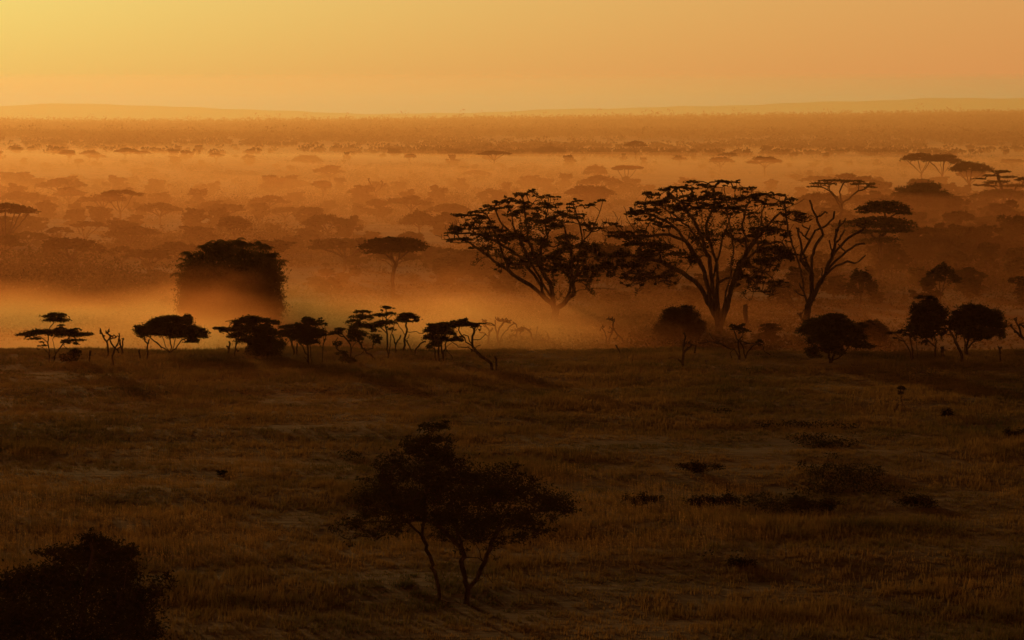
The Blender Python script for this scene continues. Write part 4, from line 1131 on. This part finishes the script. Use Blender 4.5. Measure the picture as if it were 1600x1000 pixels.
tag(grass, 'tall dry savanna grass over the dark near field', None, None, 'stuff')

# low dark herbs in drifts between the grass
r = np.random.default_rng(5)
n = 30000
y = np.sqrt(r.uniform(175 ** 2, 340 ** 2, n)); x = r.uniform(-1, 1, n) * (y * .125 + 28)
k = fbm(x * .09, y * .055, 9, 5) > .76
x, y = x[k], y[k]
i = np.repeat(np.arange(len(x)), 16)
P = np.stack([x[i] + r.normal(0, .3, len(i)), y[i] + r.normal(0, .3, len(i)), np.zeros(len(i))], 1)
P[:, 2] = height(P[:, 0], P[:, 1]) + r.uniform(.05, .5, len(i))
v, f = leaf_quads(P, .10, r, 1.0, .5)
herbs = mesh_obj('ground_cover', v, f, m_leaf)
tag(herbs, 'dark low herbs growing in drifts through the grass', None, None, 'stuff')

SH = dict(rt=.012, leaf=.07, step=.3, jit=.04, depth=.9, maxatt=6, dens=.42, dome=False, twig=2.5, clump=.3)
for i, (x, b, w, h, lb) in enumerate([
    (1473, 652, 32, 12, 'small dark isolated shrub below the lone sapling on the right'),
    (1000, 790, 60, 20, 'dark low shrub right of the near thorn acacia crown'),
    (1112, 795, 90, 22, 'broad low shrub among golden seed heads in mid field'),
    (1275, 800, 80, 26, 'low wide shrub speckled with golden grass on the right'),
    (1440, 790, 90, 16, 'long flat dark shrub farthest right in the lower field'),
    (1100, 740, 80, 18, 'flat dark shrub above the broad one in mid field'),
    (1588, 682, 40, 14, 'dark shrub at the right frame edge in mid field'),
    (1165, 885, 60, 14, 'low dark shrub in the reddish grass at lower centre right'),
    (345, 742, 18, 8, 'tiny dark shrub left of the near thorn acacia')]):
    r2 = np.random.default_rng(300 + i)
    pads = [(x + r2.uniform(-.4, .4) * w, b - h * r2.uniform(.3, .75), w * r2.uniform(.2, .4), h * r2.uniform(.4, .8), .8) for _ in range(9)]
    traced('low_shrub', lb, 'shrub', (x, b), limbs=[[(x, b), (x - w * .1, b - h * .4)], [(x, b), (x + w * .15, b - h * .4)]], pads=pads, r0=1, seed=310 + i, **SH)

# golden seed heads on the tall grass in the middle of the field
m_seed = leaf_mat('seed_head', (.34, .20, .07), (.62, .38, .13), .5)
r = np.random.default_rng(15)
n = 90000
y = np.sqrt(r.uniform(205 ** 2, 300 ** 2, n)); x = r.uniform(-1, 1, n) * (y * .125 + 28)
w_ = np.interp(y, [205, 222, 245, 268, 300], [.05, .9, 1, .7, .15]) * np.interp(x / y, [-.12, .0, .06, .12], [1, .8, .6, .35])
k = (fbm(x * .09 + 3, y * .06, 21, 5) + (w_ - .7) > .12) & (r.uniform(0, 1, n) < w_)
x, y = x[k], y[k]
i = np.repeat(np.arange(len(x)), 2)
P = np.stack([x[i] + r.normal(0, .15, len(i)), y[i] + r.normal(0, .15, len(i)), np.zeros(len(i))], 1)
P[:, 2] = height(P[:, 0], P[:, 1]) + r.uniform(.35, .75, len(i))
v, f = leaf_quads(P, .05, r, 3.0, .35)
V3 = np.stack([P, P + [.006, 0, 0], np.stack([P[:, 0] + .02, P[:, 1], height(P[:, 0], P[:, 1]) - .03], 1)], 1).reshape(-1, 3)
f2 = np.arange(len(V3)).reshape(-1, 3) + len(v)
me_v = np.concatenate([v, V3]); 
fq = np.concatenate([f[:, [0, 1, 2]], f[:, [0, 2, 3]], f2])
sh = mesh_obj('seeding_grass', me_v, fq, m_seed)
tag(sh, 'golden seed heads of tall grass catching the low sun', None, None, 'stuff')

# ================================================================ dust thrown up behind the tree line: a real cloud that thins out on every side
def dust_cloud(name, label, lo, hi, density, xs, tops, seed, step):
    """xs: density along the line of the field edge [(x metres, factor)], tops: cloud height [(x, metres)]"""
    m, nt, out = mat(name + '_air')
    g = N(nt, 'ShaderNodeNewGeometry')
    sp = N(nt, 'ShaderNodeSeparateXYZ'); nt.links.new(g.outputs['Position'], sp.inputs[0])
    def M(op, a, b=None, c=None, clamp=False):
        n = N(nt, 'ShaderNodeMath'); n.operation = op; n.use_clamp = clamp
        for k, v in enumerate((a, b, c)):
            if v is None:
                continue
            if isinstance(v, (int, float)):
                n.inputs[k].default_value = v
            else:
                nt.links.new(v, n.inputs[k])
        return n.outputs[0]
    def curve(src, pts, lo_, hi_):
        f = M('MULTIPLY_ADD', src, 1 / (hi_ - lo_), -lo_ / (hi_ - lo_), True)
        r = ramp(nt, f, [((p - lo_) / (hi_ - lo_), (v, v, v)) for p, v in pts], 'B_SPLINE')
        return r.outputs[0]
    n1 = N(nt, 'ShaderNodeTexNoise'); n1.inputs['Scale'].default_value = 1.0; n1.inputs['Detail'].default_value = 5
    mp = N(nt, 'ShaderNodeMapping'); mp.inputs['Scale'].default_value = (.06, .04, .17); mp.inputs['Location'].default_value = (seed * 3.1, seed, 0)
    nt.links.new(g.outputs['Position'], mp.inputs[0]); nt.links.new(mp.outputs[0], n1.inputs[0])
    X = sp.outputs[0]; Y = sp.outputs[1]; Z = sp.outputs[2]
    dx = curve(X, xs, lo[0], hi[0])
    mt = max(t for _, t in tops)
    tp = M('MULTIPLY', curve(X, [(p, v / mt) for p, v in tops], lo[0], hi[0]), mt)
    tn = M('MULTIPLY', tp, M('MULTIPLY_ADD', n1.outputs[0], 2.3, -.15))
    zr = M('DIVIDE', M('ADD', Z, 2.4), M('MAXIMUM', tn, .5))       # 0 on the ground, 1 at the top of the cloud
    fz = M('SUBTRACT', 1, zr, None, True)
    fz = M('POWER', fz, 1.5)
    ya = M('MULTIPLY_ADD', Y, 1 / 9.0, -(lo[1] + .5) / 9.0, True)
    yb = M('MULTIPLY_ADD', Y, -1 / 45.0, hi[1] / 45.0, True)
    dn = M('MULTIPLY', M('MULTIPLY', fz, dx), M('MULTIPLY', ya, yb))
    no = M('MULTIPLY_ADD', n1.outputs[0], 5.5, -2.1, True)
    dn = M('MULTIPLY', dn, M('MULTIPLY_ADD', no, .8, .2))
    dn = M('MULTIPLY', dn, density)
    v = N(nt, 'ShaderNodeVolumePrincipled')
    v.inputs['Color'].default_value = (1.0, .37, .12, 1)
    v.inputs['Absorption Color'].default_value = (.66, .66, .66, 1)
    v.inputs['Anisotropy'].default_value = .6
    nt.links.new(dn, v.inputs['Density']); nt.links.new(v.outputs[0], out.inputs['Volume'])
    m.cycles.volume_step_rate = step
    o = box_mesh(name, lo, hi, m)
    tag(o, label, None, None, 'stuff')
    return o
def X_(px, y=455):
    return (px - 800) / FPX * y
xs = [(X_(-300), 1), (X_(0), 1.0), (X_(200), .8), (X_(330), .8), (X_(470), .7), (X_(600), .6), (X_(720), .65), (X_(860), .55), (X_(950), .38), (X_(1010), .14), (X_(1200), .09), (X_(1330), .04), (X_(1520), .07), (X_(1900), .03)]
tops = [(X_(-300), 5), (X_(0), 5), (X_(200), 5.5), (X_(260), 7), (X_(360), 8.8), (X_(430), 7.6), (X_(600), 6), (X_(700), 9), (X_(800), 7), (X_(900), 4.5), (X_(1000), 3.5), (X_(1200), 4), (X_(1900), 3)]
dust_cloud('dust_cloud', 'glowing orange dust rising behind the line of small trees', (X_(-300), 423, -3.2), (X_(1900), 570, 14), .055, xs, tops, 1, .5)
